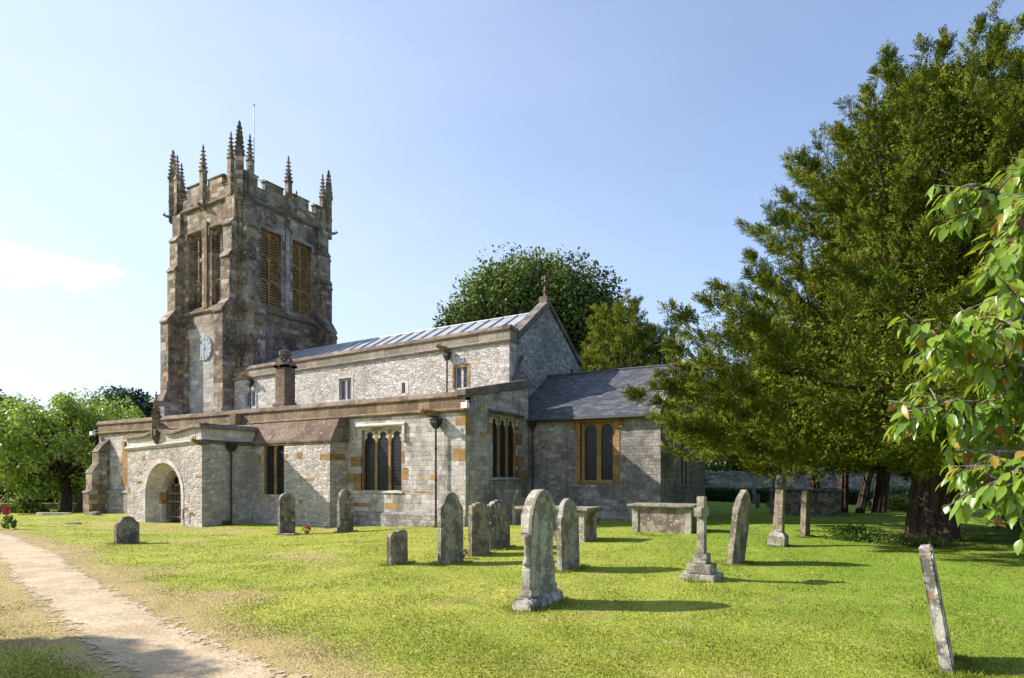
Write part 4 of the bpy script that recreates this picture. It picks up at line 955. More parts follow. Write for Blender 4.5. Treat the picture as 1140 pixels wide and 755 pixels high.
headstone(-4.62, -3.61, 'round', .60, 1.36, .13, 'g_dark', 'dark round-topped headstone in front of the two-light window beside the porch', -3, seed=2)
headstone(-3.24, -2.36, 'roundshoulder', .64, 1.42, .15, 'g_dark', 'shouldered round headstone leaning close to the left side of the three-light aisle window', 2, 0, -1, seed=3)
headstone(4.30, -8.49, 'broken', .53, .64, .12, 'g_warm', 'small stumpy headstone with a worn uneven top, lowest in the group before the aisle', 4, 2, 0, seed=4)
headstone(5.02, -7.78, 'ogee', .76, 1.37, .10, 'g_grey', 'tall humped grey headstone with orange lichen, largest of the three standing together', 2, -2.5, -2, seed=5)
headstone(4.66, -6.24, 'flatshoulder', .70, 1.12, .11, 'g_warm', 'flat-topped headstone with notched shoulders, middle of the three standing together', 0, -1, 0, seed=6)
headstone(4.46, -5.13, 'scallop', .80, 1.14, .15, 'g_dark', 'dark headstone with a scalloped top, rightmost of the three standing together', -4, 2, 0, seed=7)
headstone(1.32, 1.25, 'pointed', .62, 1.2, .12, 'g_grey', 'small gabled headstone with a knobbed point, close to the shaded aisle end wall', 3, seed=8)
headstone(7.44, -7.59, 'roundshoulder', .72, 1.24, .11, 'g_grey', 'thin round-headed headstone with shoulders in front of the nearer chest tomb', 0, 0, -1, seed=9)
headstone(9.80, -5.14, 'lancet', .80, 1.42, .12, 'g_warm', 'tall narrow headstone with a pointed top leaning right, behind the stone cross', -6, -3, 6, seed=10)
headstone(10.38, 1.54, 'flatshoulder', .5, 1.28, .15, 'g_warm', 'upright headstone seen nearly edge-on, in front of the far dark chest tomb', -8, 0, 1.5, seed=11)
lean = headstone(12.70, -10.99, 'flatshoulder', .62, 1.05, .095, 'g_patch', 'thin lichen-patched slab leaning steeply left in the right foreground', -4, 0, -9.0, seed=12)

# main gothic headstone with colonnettes on a rolled base
gx, gy_ = 8.36, -10.45
GR = empty('gothic_headstone', (gx, gy_, gh(gx, gy_)), R(1)); tag(GR, 'tallest pale gothic headstone with side colonnettes on a dark mossy base, nearest the camera', 'gravestone', 'headstones in the churchyard')
H = .36
AR = arch_curve(-H * 1.06, H * 1.06, 1.02, 'pointed', .475)
L = [(-H, .12), (-H, .50), (-H * .90, .55), (-H * .82, .57), (-H * .82, .90), (-H * 1.0, .92), (-H * 1.06, .94)]
out_ = L + AR + [(-a, b) for a, b in L[::-1]]
b_ = MB(); slab_mesh(b_, out_, .135); o = b_.build('slab', ['g_pale'], GR, (0, 0, 0), bevel=.014); rough(o, .002)
ins = [(a * .80, 1.10 + (b - 1.10) * .82 if b > 1.1 else b) for a, b in out_ if b > .55]
b_ = MB()
for i in range(len(out_) - 1):      # raised arch moulding round the face
    (a0, b0), (a1, b1) = out_[i], out_[i + 1]
    if min(b0, b1) < .93: continue
    f0, f1 = .84, .84
    q0, q1 = (a0 * f0, .93 + (b0 - .93) * .84), (a1 * f1, .93 + (b1 - .93) * .84)
    b_.hexa([(.055, a0, b0), (.055, a1, b1), (.055, q1[0], q1[1]), (.055, q0[0], q0[1]), (.088, a0 * .99, b0 - .004), (.088, a1 * .99, b1 - .004), (.088, q1[0], q1[1]), (.088, q0[0], q0[1])])
b_.build('arch_moulding', ['g_pale'], GR)
for s_ in (-1, 1):
    b_ = MB(); y = s_ * H * .92
    b_.tube([(.0, y, .55), (.0, y, .59), (.0, y, .61), (.0, y, .86), (.0, y, .88), (.0, y, .93)], [.055, .05, .036, .036, .05, .06], 10); b_.build('colonnette', ['g_pale'], GR, smooth=True)
b_ = MB()
b_.prism_u([(-.15, -.2), (-.15, .05), (-.125, .12), (-.09, .15), (.09, .15), (.125, .12), (.15, .05), (.15, -.2)], -.47, .47, 0, lambda u, d, z: (d, u, z)); o = b_.build('base', ['g_patch'], GR, bevel=.025)
b_ = MB(); b_.box(.06, .082, -H * .96, H * .96, .15, .17); b_.box(-.09, .09, -H * 1.05, H * 1.05, .15, .24); b_.build('plinth_step', ['g_pale'], GR, bevel=.012)

# stone cross on three steps
cx_, cy_ = 9.70, -7.36
CR = empty('stone_cross', (cx_, cy_, gh(cx_, cy_)), R(-3)); tag(CR, 'grey stone cross on a three-step base standing on the lawn', 'grave cross')
for (s_, z0, z1, mt) in ((.56, -.15, .085, 'g_pale'), (.385, .085, .24, 'g_grey'), (.235, .24, .405, 'g_grey')):
    b_ = MB(); b_.box(-s_ / 2, s_ / 2, -s_ / 2, s_ / 2, z0, z1); b_.build('step', [mt], CR, bevel=.014)
b_ = MB(); y0 = .225
b_.prism_d([(-.075, .405), (.075, .405), (.062, .95), (.07, .96), (.07, .99), (y0, 1.0), (y0, 1.14), (.07, 1.15), (.07, 1.32), (-.07, 1.32), (-.07, 1.15), (-y0, 1.14), (-y0, 1.0), (-.07, .99), (-.07, .96), (-.062, .95)], -.062, .062, 0, lambda u, d, z: (d, u, z))
b_.build('cross', ['g_grey'], CR, bevel=.012)

# tall shaft monument on a chamfered foot
x_, y_ = 10.05, -1.30
SM = empty('shaft_monument', (x_, y_, gh(x_, y_)), R(-4)); SM.rotation_euler = (0, R(2.5), R(-4)); tag(SM, 'tall weathered cross shaft on a chamfered pale block, behind the leaning pointed headstone', 'grave monument')
b_ = MB(); b_.hexa([(-.2, -.24, -.2), (.2, -.24, -.2), (.2, .24, -.2), (-.2, .24, -.2), (-.2, -.24, .22), (.2, -.24, .22), (.2, .24, .22), (-.2, .24, .22)]); b_.hexa([(-.2, -.24, .22), (.2, -.24, .22), (.2, .24, .22), (-.2, .24, .22), (-.12, -.15, .33), (.12, -.15, .33), (.12, .15, .33), (-.12, .15, .33)]); b_.build('foot', ['g_pale'], SM, bevel=.012)
b_ = MB(); b_.hexa([(-.115, -.14, .32), (.115, -.14, .32), (.115, .14, .32), (-.115, .14, .32), (-.09, -.11, 1.36), (.09, -.11, 1.36), (.09, .11, 1.36), (-.09, .11, 1.36)]); b_.build('shaft', ['g_warm'], SM, bevel=.012)
b_ = MB(); b_.prism_d([(-.11, 1.36), (.11, 1.36), (.17, 1.42), (.21, 1.50), (.17, 1.58), (.10, 1.62), (.09, 1.70), (-.09, 1.70), (-.10, 1.62), (-.17, 1.58), (-.21, 1.50), (-.17, 1.42)], -.085, .085, 0, lambda u, d, z: (d, u, z)); b_.build('cross_head', ['g_dark'], SM, bevel=.012)

def chest_tomb(x0, x1, y0, y1, h, label, mat='tomb', rz=0, ov=.12, panel=True):
    cx_, cy_ = (x0 + x1) / 2, (y0 + y1) / 2; g0 = gh(cx_, cy_); T = empty('chest_tomb', (cx_, cy_, g0), R(rz)); tag(T, label, 'chest tomb', 'chest tombs in the churchyard')
    a_, b2 = (x1 - x0) / 2, (y1 - y0) / 2
    b_ = MB(); b_.box(-a_ + .03, a_ - .03, -b2 + .03, b2 - .03, -.25, h - .12)
    b_.build('chest', ['g_warm' if mat == 'tomb' else mat], T, bevel=.01)
    for sx_ in (-1, 1):
        for sy_ in (-1, 1):
            b_ = MB(); b_.box(min(sx_ * a_, sx_ * (a_ - .2)), max(sx_ * a_, sx_ * (a_ - .2)), min(sy_ * b2, sy_ * (b2 - .14)), max(sy_ * b2, sy_ * (b2 - .14)), -.25, h - .121); b_.build('corner_pier', ['g_pale' if mat == 'tomb' else mat], T, bevel=.012)
    b_ = MB(); b_.hexa([(-a_ - ov * .3, -b2 - ov * .3, h - .12), (a_ + ov * .3, -b2 - ov * .3, h - .12), (a_ + ov * .3, b2 + ov * .3, h - .12), (-a_ - ov * .3, b2 + ov * .3, h - .12), (-a_ - ov, -b2 - ov, h - .07), (a_ + ov, -b2 - ov, h - .07), (a_ + ov, b2 + ov, h - .07), (-a_ - ov, b2 + ov, h - .07)])
    b_.box(-a_ - ov, a_ + ov, -b2 - ov, b2 + ov, h - .07, h); b_.build('top_slab', ['g_grey' if mat == 'tomb' else mat], T, bevel=.014)
    return T
chest_tomb(5.72, 7.5, .52, 1.45, .84, 'chest tomb with a broad overhanging slab in front of the chancel wall')
chest_tomb(4.0, 5.83, -3.24, -2.45, .86, 'chest tomb half hidden behind the round-headed headstone near the aisle corner')
chest_tomb(8.0, 10.75, 11.9, 13.1, 1.16, 'large shaded chest tomb under the branches of the yew, furthest away', mat='g_dark', ov=.06)

def background_stone(x, y, kind, w, h, mat, label, rot=0):
    return headstone(x, y, kind, w, h, .12, mat, label, rot, seed=int(abs(x * 7)))
background_stone(5.6, 22.5, 'round', .5, 1.15, 'g_dark', 'dim slender headstone before the far hedge, just right of the chancel')
background_stone(6.9, 21.3, 'ogee', .5, 1.75, 'g_dark', 'tall dark headstone in deep shade before the far hedge')
background_stone(6.6, 17.5, 'flatshoulder', .6, .75, 'g_dark', 'low squarish shaded headstone on the grass behind the pointed headstone')
background_stone(13.9, 22.0, 'pointed', .22, 1.2, 'g_pale', 'thin pale marker post in front of the hedge, left of the big yew trunk')
# ledger and fallen stones
for (x, y, lx, ly, hz_, m_, lb, rz) in ((-25.6, -1.2, 2.1, .5, .13, 'g_pale', 'long pale ledger stone lying on the grass by the left tree', 18), (-20.6, -1.7, .8, .45, .16, 'g_warm', 'low brown stone lying at the foot of the west buttress', 5),
                                (-15.3, -5.0, .55, .3, .07, 'g_pale', 'flat pale stone lying in the grass behind the short headstone', 40), (-4.2, -3.9, .5, .3, .05, 'g_grey', 'small flat stone in the grass at the foot of the round dark headstone', 10)):
    b_ = MB(); n = 10; ring = [(lx / 2 * math.copysign(abs(math.cos(a)) ** .5, math.cos(a)) * random.uniform(.93, 1.05), ly / 2 * math.copysign(abs(math.sin(a)) ** .5, math.sin(a)) * random.uniform(.9, 1.05)) for a in np.linspace(0, 2 * math.pi, n, endpoint=False)]
    b_.add([(a, b, -.1) for a, b in ring] + [(a, b, hz_ * random.uniform(.8, 1.1)) for a, b in ring], [tuple(range(n - 1, -1, -1)), tuple(range(n, 2 * n))] + [(i, (i + 1) % n, (i + 1) % n + n, i + n) for i in range(n)])
    o = b_.build('ledger_stone', [m_], None, bevel=.015); o.location = (x, y, gh(x, y)); o.rotation_euler = (0, 0, R(rz)); tag(o, lb, 'stone slab')

# ------------------------------------------------------------------ foliage
def leafmat(name, c1, c2, c3, tr=.35, scale=1.2, gloss=.06, rough_=.45, spec_col=(.8, .85, .9), veto=None):
    m, t, out = newmat(name)
    geo = t.node('ShaderNodeNewGeometry'); isl = geo.outputs['Random Per Island']; pos = geo.outputs['Position']
    c = t.mix(isl, c1, c2); n = t.noise(pos, scale, 3, .6); c = t.mix(t.step(n, .42, .66, 0, .8), c, c3)
    if veto: c = t.mix(t.m('GREATER_THAN', isl, veto[0]), c, veto[1])
    cn = t.node('ShaderNodeAttribute', attribute_name='cn').outputs['Vector']; nm = t.vm('NORMALIZE', t.vm('ADD', t.vm('SCALE', geo.outputs['Normal'], .55), cn))
    d = t.node('ShaderNodeBsdfDiffuse'); t.put(d.inputs[0], c); t.put(d.inputs['Normal'], nm)
    tl = t.node('ShaderNodeBsdfTranslucent'); t.put(tl.inputs[0], t.mix(.6, c, (.30, .36, .02)) if tr > .3 else c)
    ms = t.node('ShaderNodeMixShader'); ms.inputs[0].default_value = tr; t.l.new(d.outputs[0], ms.inputs[1]); t.l.new(tl.outputs[0], ms.inputs[2])
    gl = t.node('ShaderNodeBsdfGlossy'); gl.inputs['Roughness'].default_value = rough_; t.put(gl.inputs[0], spec_col)
    m2 = t.node('ShaderNodeMixShader'); m2.inputs[0].default_value = gloss; t.l.new(ms.outputs[0], m2.inputs[1]); t.l.new(gl.outputs[0], m2.inputs[2])
    t.l.new(m2.outputs[0], out.inputs[0]); return m
M['yew_leaf'] = leafmat('yew_needles', (.075, .105, .012), (.155, .18, .018), (.04, .068, .010), .10, 1.1, .0, .5, veto=(.94, (.20, .15, .05)))
M['yew_dark'] = leafmat('dark_yew_needles', (.030, .060, .016), (.055, .090, .022), (.04, .06, .02), .2, .8, 0.0)
M['conifer'] = leafmat('golden_conifer', (.15, .185, .022), (.23, .25, .03), (.09, .13, .02), .2, 1.3, 0.0)
M['oak_leaf'] = leafmat('broad_tree_leaves', (.09, .14, .028), (.15, .20, .04), (.065, .105, .026), .25, .5, .02)
M['lime_leaf'] = leafmat('bright_tree_leaves', (.19, .33, .03), (.31, .44, .05), (.11, .22, .025), .4, .7)
M['far_leaf'] = leafmat('far_woodland_leaves', (.045, .085, .03), (.075, .12, .04), (.04, .07, .03), .2, .3)
M['cherry_leaf'] = leafmat('cherry_leaves', (.12, .235, .022), (.27, .37, .04), (.14, .255, .03), .45, 2.5, .05, .32, veto=(.93, (.42, .28, .05)))
M['cherry_red'] = leafmat('withered_cherry_leaves', (.28, .09, .03), (.40, .16, .05), (.2, .06, .03), .3, 3)
M['shrub_leaf'] = leafmat('shrub_leaves', (.10, .17, .03), (.18, .25, .05), (.07, .12, .03), .3, 2.0, .0)
M['hedge_leaf'] = leafmat('hedge_leaves', (.03, .06, .018), (.05, .09, .025), (.025, .05, .015), .15, 1.0)
def barkmat(name, c1, c2, red=None):
    m, t, out = newmat(name); p = t.node('ShaderNodeNewGeometry').outputs['Position']
    s_ = t.noise(t.vm('MULTIPLY', p, (9, 9, 1.3)), 1, 6, .7, dist=.4); f = t.noise(p, 14, 5, .7)
    c = t.mix(t.step(s_, .35, .65), c1, c2); c = t.mix(t.step(f, .5, .7, 0, .4), c, tuple(q * 1.5 for q in c2))
    principled(t, out, c, .95, t.bump(t.m('ADD', s_, t.m('MULTIPLY', f, .4)), 1.0, .08), spec=.1); return m
M['yew_bark'] = barkmat('yew_bark', (.03, .023, .018), (.10, .072, .055)); M['bark'] = barkmat('tree_bark', (.05, .042, .032), (.13, .11, .085)); M['cherry_bark'] = barkmat('cherry_bark', (.10, .085, .075), (.30, .27, .24))

def leaves(C_, D_, N_, L_, Wd_, name, mat, parent=None, loc=None, cn=None):
    """rhombic leaves: base C_, direction D_, face normal N_ (all n x 3), length, half width"""
    D_ = D_ / np.linalg.norm(D_, axis=1, keepdims=True); S_ = np.cross(D_, N_); S_ /= np.linalg.norm(S_, axis=1, keepdims=True) + 1e-9
    L_ = np.asarray(L_).reshape(-1, 1) * np.ones((len(C_), 1)); Wd_ = np.asarray(Wd_).reshape(-1, 1) * np.ones((len(C_), 1))
    V = np.stack([C_, C_ + D_ * L_ * .45 + S_ * Wd_, C_ + D_ * L_, C_ + D_ * L_ * .45 - S_ * Wd_], 1).reshape(-1, 3)
    o = npmesh(name, V, np.arange(len(V)).reshape(-1, 4), mat, parent, loc=loc)
    if cn is not None:
        a_ = o.data.attributes.new('cn', 'FLOAT_VECTOR', 'POINT'); a_.data.foreach_set('vector', np.ascontiguousarray(np.repeat(cn, 4, 0), dtype=np.float32).ravel())
    return o
def unit(n, r_=rng):
    v = r_.normal(size=(n, 3)); return v / np.linalg.norm(v, axis=1, keepdims=True)

def boughs(specs, per, seed, spray=.30, leaf=(.085, .014), nleaf=9, up=.25):
    """specs: n x (base xyz, tip xyz, radius). Sprays of paired leaflets along each bough."""
    r_ = np.random.default_rng(seed); B = specs[:, :3]; T = specs[:, 3:6]; rad = specs[:, 6]
    n = len(B) * per; k = np.repeat(np.arange(len(B)), per); s_ = r_.random(n) ** .75
    ax = T[k] - B[k]; ax /= np.linalg.norm(ax, axis=1, keepdims=True)
    o = unit(n, r_); o -= ax * np.sum(o * ax, 1, keepdims=True)
    rr_ = rad[k] * (1 - s_ ** 1.5 * .9) * r_.random(n) ** .5
    P = B[k] + (T[k] - B[k]) * s_[:, None] + o * rr_[:, None]
    d = ax * .8 + o * .75 + np.array([0, 0, up]) + unit(n, r_) * .35; d /= np.linalg.norm(d, axis=1, keepdims=True)
    nrm = np.cross(d, unit(n, r_)) * .8 + np.array([0, 0, .8]); 
    sd = np.cross(d, nrm); sd /= np.linalg.norm(sd, axis=1, keepdims=True) + 1e-9; nn = np.cross(sd, d)
    C_, D_, N_ = [], [], []
    for q in range(nleaf):
        f = q / (nleaf - 1); sg = 1 if q % 2 else -1
        droop = np.array([0, 0, -.12]) * f * f * spray
        c_ = P + d * (spray * f) + droop; C_.append(c_); D_.append(d * (.75 + .3 * f) + sd * sg * (1.0 - .9 * (f > .95)) + unit(n, r_) * .25); N_.append(nn + unit(n, r_) * .5)
    C_ = np.concatenate(C_); D_ = np.concatenate(D_); N_ = np.concatenate(N_)
    ln = leaf[0] * r_.uniform(.7, 1.3, len(C_)); cn = o * (.2 + .8 * (rr_ / rad[k])[:, None]) + ax * .55 + np.array([0, 0, .25]); return C_, D_, N_, ln, leaf[1] * r_.uniform(.8, 1.3, len(C_)), np.tile(cn, (nleaf, 1))

def limb(b_, p0, p1, r0, r1, bend=.3, n=6, mi=0, sides=7):
    p0, p1 = Vector(p0), Vector(p1); L = (p1 - p0).length; off = Vector((random.uniform(-1, 1), random.uniform(-1, 1), random.uniform(0, .6))) * bend * L * .3
    pts = [p0.lerp(p1, k / n) + off * math.sin(math.pi * k / n) + Vector([random.uniform(-1, 1) * L * .012 for _ in range(3)]) for k in range(n + 1)]
    pts[0] = p0; b_.tube(pts, [r0 + (r1 - r0) * k / n for k in range(n + 1)], sides, mi); return pts
def fluted_trunk(b_, x, y, z0, z1, r0, r1, flutes=7, n=22, lean_=(0, 0), seed=0):
    r_ = random.Random(seed); ph = [r_.uniform(0, 6.28) for _ in range(4)]; rings = 14; vs = []
    for i in range(rings):
        q = i / (rings - 1); z = z0 + (z1 - z0) * q; rb = r0 + (r1 - r0) * q ** .6 + .28 * r0 * max(0, 1 - q * 5) ** 2
        for k in range(n * 2):
            a = math.pi * k / n; rr_ = rb * (1 + .10 * math.sin(a * flutes + ph[0] + q * 1.5) + .07 * math.sin(a * 3 + ph[1] + q * 2) + .05 * math.sin(a * 13 + ph[2]) + r_.uniform(-.02, .02))
            vs.append((x + lean_[0] * q + rr_ * math.cos(a), y + lean_[1] * q + rr_ * math.sin(a), z))
    m_ = n * 2; fs = [(i * m_ + k, i * m_ + (k + 1) % m_, (i + 1) * m_ + (k + 1) % m_, (i + 1) * m_ + k) for i in range(rings - 1) for k in range(m_)]
    fs += [tuple(range(m_ - 1, -1, -1)), tuple(range((rings - 1) * m_, rings * m_))]; b_.add(vs, fs)

def yew(x, y, prof, label, seed, nb, per, trunk_r, trunk_h, mat='yew_leaf', asym=None, group='yew trees', leaf=(.085, .014), spray=.30, name='yew_tree', nleaf=9, trunks=None, gloc=None, scale_r=.42, sub=0, subl=1.0, subr=.15, core=0):
    g0 = gh(x, y); T = empty(name, (x, y, g0)); tag(T, label, 'tree', group)
    r_ = np.random.default_rng(seed); zs_ = np.array([p[0] for p in prof]); rs_ = np.array([p[1] for p in prof])
    zz = np.linspace(zs_[0], zs_[-1], 200); wgt = (np.interp(zz, zs_, rs_) + .8) * np.where(zz < 4.6, 1.6, 1.0); wgt /= wgt.sum()
    z = r_.choice(zz, nb, p=wgt) + r_.uniform(-.1, .1, nb); th = r_.uniform(0, 2 * math.pi, nb)
    lump = 1 + .10 * np.sin(3 * th + z * .9 + seed) + .08 * np.sin(5 * th - z * 1.7 + 2 * seed) + .05 * np.sin(9 * th + z * 3.1)
    rr_ = np.interp(z, zs_, rs_) * lump * (1 - .42 * r_.random(nb) ** 2.2) * (1 if asym is None else asym(th, z))
    tall = (z - zs_[0]) / (zs_[-1] - zs_[0])
    tipr = rr_ + r_.uniform(0, .45, nb) + .5 * (r_.random(nb) > .9); 
    tip = np.stack([x + tipr * np.cos(th), y + tipr * np.sin(th), g0 + z + r_.uniform(0, .35, nb) + tall * .55], 1)
    ln = r_.uniform(1.3, 2.4, nb) * np.clip(rr_ / 3, .5, 1.1)
    inr = np.maximum(tipr - ln, .1); tw = r_.uniform(-.3, .3, nb)
    base = np.stack([x + inr * np.cos(th + tw / (1 + inr)), y + inr * np.sin(th + tw / (1 + inr)), g0 + z - ln * (.15 + .75 * tall) + .25 * (1 - tall) * (z > 3)], 1)
    spec = np.concatenate([base, tip, (scale_r * r_.uniform(.75, 1.3, nb))[:, None]], 1)
    if sub:      # side shoots fanning from each bough
        k_ = np.repeat(np.arange(nb), sub); s_ = r_.uniform(.25, 1.0, len(k_)); a0 = base[k_] + (tip[k_] - base[k_]) * s_[:, None]; ax = tip[k_] - base[k_]; ax /= np.linalg.norm(ax, axis=1, keepdims=True)
        pv = unit(len(k_), r_); pv -= ax * np.sum(pv * ax, 1, keepdims=True); pv /= np.linalg.norm(pv, axis=1, keepdims=True); pv[:, 2] *= .65
        dv = ax * .75 + pv * .8 * (1.15 - s_)[:, None] + np.array([0, 0, .10]); dv /= np.linalg.norm(dv, axis=1, keepdims=True); L_ = r_.uniform(.45, .75, len(k_)) * (1.1 - .75 * s_) * subl
        spec = np.concatenate([a0, a0 + dv * L_[:, None], (subr * r_.uniform(.8, 1.25, len(k_)))[:, None]], 1)
    C_, D_, N_, l_, w_, cn = boughs(spec, per, seed + 1, spray, leaf, nleaf); rd_ = C_ - np.array([x, y, g0 + zs_[-1] * .45]); rd_ /= np.linalg.norm(rd_, axis=1, keepdims=True)
    leaves(C_, D_, N_, l_, w_, 'crown', mat, T, (x, y, g0), cn * .8 + rd_ * .1)
    if core:     # dense shaded inner sprays
        zc_ = r_.choice(zz, core, p=wgt); tc_ = r_.uniform(0, 2 * math.pi, core); rc_ = np.interp(zc_, zs_, rs_) * r_.uniform(.2, .66, core); Pc = np.stack([x + rc_ * np.cos(tc_), y + rc_ * np.sin(tc_), g0 + zc_ + .2], 1)
        leaves(Pc, unit(core, r_), unit(core, r_), .12, .032, 'inner_foliage', mat, T, (x, y, g0))
    b_ = MB(); random.seed(seed)
    for tx, ty, tr_, ltx, lty in (trunks or [(0, 0, trunk_r, .2, .1)]):
        fluted_trunk(b_, x + tx, y + ty, g0 - .4, g0 + trunk_h, tr_, tr_ * .72, seed=seed, lean_=(ltx, lty))
    b_.build('trunk', ['yew_bark'], T, (x, y, g0), smooth=True)
    b_ = MB()
    for k in range(0, nb, max(1, nb // 70)):
        if z[k] < 3.4: continue
        hz = min(trunk_h * .85, max(.9 * trunk_h * .5, z[k] * .5)); limb(b_, (x + .3 * trunk_r * math.cos(th[k]), y + .3 * trunk_r * math.sin(th[k]), g0 + hz + tall[k] * (zs_[-1] - trunk_h) * .6), tuple(base[k]), .13 * (1.2 - tall[k]), .035, .25, 5, sides=5)
        limb(b_, tuple(base[k]), tuple(tip[k]), .03, .008, .1, 3, sides=4)
    b_.tube([(x, y, g0 + trunk_h * .9), (x + .2, y + .1, g0 + zs_[-1] * .6), (x + .1, y, g0 + zs_[-1] * .93)], [trunk_r * .6, trunk_r * .3, .04], 8)
    b_.build('limb', ['yew_bark'], T, (x, y, g0))
    return T
yp = [(1.8, 5.2), (2.3, 6.6), (3.2, 7.2), (4.1, 6.9), (4.9, 5.7), (6.4, 4.2), (8.0, 4.0), (9.6, 3.6), (10.6, 2.7), (11.4, 1.6), (11.8, .6)]
yew(13.3, 1.75, yp, 'huge dense yew with a fluted trunk towering over the graves on the right', 3, 640, 12, .62, 2.6, leaf=(.062, .0125), spray=.17, sub=17, subl=1.15, subr=.12, core=110000,
    asym=lambda th, z: 1 + .15 * np.exp(-((th - 4.2) / .40) ** 2) * (z < 4.6) - .06 * (np.abs(th - 3.3) < .5))
yp2 = [(1.5, 4.0), (3, 6.0), (6, 6.0), (9, 5.6), (12, 4.9), (14.5, 3.4), (16.4, .8)]
yew(19.0, 5.2, yp2, 'second tall yew behind the big one, its crown rising at the right edge', 8, 460, 11, .6, 2.4, leaf=(.085, .017), spray=.22, sub=14, subl=1.3, subr=.15, core=40000)
yp3 = [(2.0, 4.4), (3.0, 5.2), (5, 4.6), (7, 3.0), (8.5, .8)]
yew(11.0, 15.6, yp3, 'dark many-stemmed yew standing behind the big yew, its bare stems showing', 14, 280, 10, .3, 2.6, leaf=(.12, .022), spray=.32, sub=5, subl=1.1, subr=.2, core=8000,
    trunks=[(-1.3, 0, .26, -.4, .2), (-.4, .3, .3, .1, .1), (.3, -.2, .22, .6, 0), (1.1, .1, .34, .3, .2)])

def broadleaf(x, y, zc, rx, ry, rz, label, seed, nclump, per, lf, mat, trunk=(.25, 3.0), name='broadleaf_tree', group='broadleaved trees', trunks=None, cr=None, droop=0.0, g0=None, hole=.0, shell=.55):
    g0 = gh(x, y) if g0 is None else g0; T = empty(name, (x, y, g0)); tag(T, label, 'tree', group); r_ = np.random.default_rng(seed)
    u = unit(nclump, r_); rad = shell + (1 - shell) * r_.random(nclump) ** .6
    cen = np.stack([x + u[:, 0] * rx * rad, y + u[:, 1] * ry * rad, g0 + zc + u[:, 2] * rz * rad], 1)
    crad = (cr or .27 * min(rx, rz)) * r_.uniform(.6, 1.35, nclump)
    n = nclump * per; k = np.repeat(np.arange(nclump), per); v = unit(n, r_); q = r_.random(n) ** .45
    P = cen[k] + v * (crad[k] * q)[:, None] * np.array([1.15, 1.15, .75])
    D_ = v * .8 + unit(n, r_) * .8 + np.array([0, 0, -.35 - droop]); N_ = v + unit(n, r_) * .7 + np.array([0, 0, .9])
    leaves(P, D_, N_, lf * r_.uniform(.7, 1.3, n), lf * .34 * r_.uniform(.8, 1.2, n), 'crown', mat, T, (x, y, g0), v * .75 * q[:, None] + u[k] * .3 + np.array([0, 0, .15]))
    b_ = MB(); random.seed(seed)
    for tx, ty, tr_, lx, ly in (trunks or [(0, 0, trunk[0], .2, .1)]): limb(b_, (x + tx, y + ty, g0 - .4), (x + tx + lx, y + ty + ly, g0 + trunk[1]), tr_ * 1.15, tr_ * .7, .15, 7, sides=12)
    b_.build('trunk', ['bark'], T, (x, y, g0), smooth=True)
    b_ = MB()
    for i in range(0, nclump, max(1, nclump // 60)): limb(b_, (x, y, g0 + trunk[1] * .9), tuple(cen[i]), trunk[0] * .4, .03, .3, 6, sides=5)
    b_.build('limb', ['bark'], T, (x, y, g0)); return T
broadleaf(-9.4, 21.8, 10.6, 6.1, 6.1, 6.6, 'big round-crowned tree rising behind the nave roof', 21, 330, 300, .27, 'oak_leaf', (.5, 5))
broadleaf(-6.2, 24.0, 8.6, 5.0, 4.5, 4.9, 'darker broadleaved tree behind the nave gable, right of the big round crown', 22, 120, 300, .30, 'far_leaf', (.4, 4))
bl = broadleaf(-32.5, 2.4, 4.25, 5.2, 5.0, 3.5, 'bright green leafy tree with a forked trunk at the left, beyond the church', 23, 150, 230, .20, 'lime_leaf', (.34, 2.2), trunks=[(0, 0, .36, -.2, 0), (.8, .3, .26, .9, .3)], cr=.8, shell=.35)
broadleaf(-37.5, 8.9, 4.2, 5.0, 5.0, 3.2, 'bright green tree top showing above the west end of the aisle', 24, 110, 200, .22, 'lime_leaf', (.3, 2.0), cr=.8, shell=.4)
broadleaf(-62.3, 22.1, 8.2, 4.0, 4.0, 3.7, 'dark rounded tree beyond the bright trees, nearest the tower', 25, 120, 180, .42, 'far_leaf', (.5, 4))
broadleaf(-60, 7.5, 6.6, 4.2, 4.2, 3.4, 'dark rounded tree at the far left edge behind the bright tree', 26, 120, 180, .42, 'far_leaf', (.5, 4))
broadleaf(-46, 3, 3.6, 6, 6, 3.3, 'leafy tree behind the forked-trunk tree at the far left', 31, 120, 130, .34, 'oak_leaf', (.3, 2.0))
cp = [(1.0, 2.0), (4, 2.5), (7.2, 2.35), (9.2, 1.7), (10.8, .9), (11.5, .1)]
broadleaf(-1.8, 45.5, 5.0, 6.5, 4.5, 4.2, 'dark tree glimpsed beyond the churchyard wall, right of the chancel', 51, 90, 160, .4, 'far_leaf', (.4, 3), group='trees beyond the churchyard wall')
broadleaf(9.5, 47, 4.6, 7.0, 4.5, 4.2, 'dark tree glimpsed beyond the churchyard wall, behind the many-stemmed yew', 52, 90, 160, .4, 'far_leaf', (.4, 3), group='trees beyond the churchyard wall')
broadleaf(25, 45, 4.6, 8.0, 4.5, 4.2, 'dark tree glimpsed beyond the churchyard wall at the far right', 53, 90, 160, .4, 'far_leaf', (.4, 3), group='trees beyond the churchyard wall')
yew(-.6, 16.5, cp, 'golden green conical yew rising behind the chancel roof', 31, 240, 10, .3, 1.5, 'conifer', leaf=(.12, .020), spray=.28, sub=4, subl=1.0, subr=.15, core=5000, name='conifer', group='conifers behind the chancel')
cp2 = [(1.0, 2.0), (5, 2.6), (8.0, 2.1), (9.4, 1.3), (10.4, .2)]
yew(.6, 19.6, cp2, 'dark green yew just right of the golden conical one behind the chancel', 32, 170, 10, .3, 1.5, 'yew_dark', leaf=(.13, .022), spray=.34, sub=4, subl=1.4, subr=.15, core=4000, name='conifer', group='conifers behind the chancel')
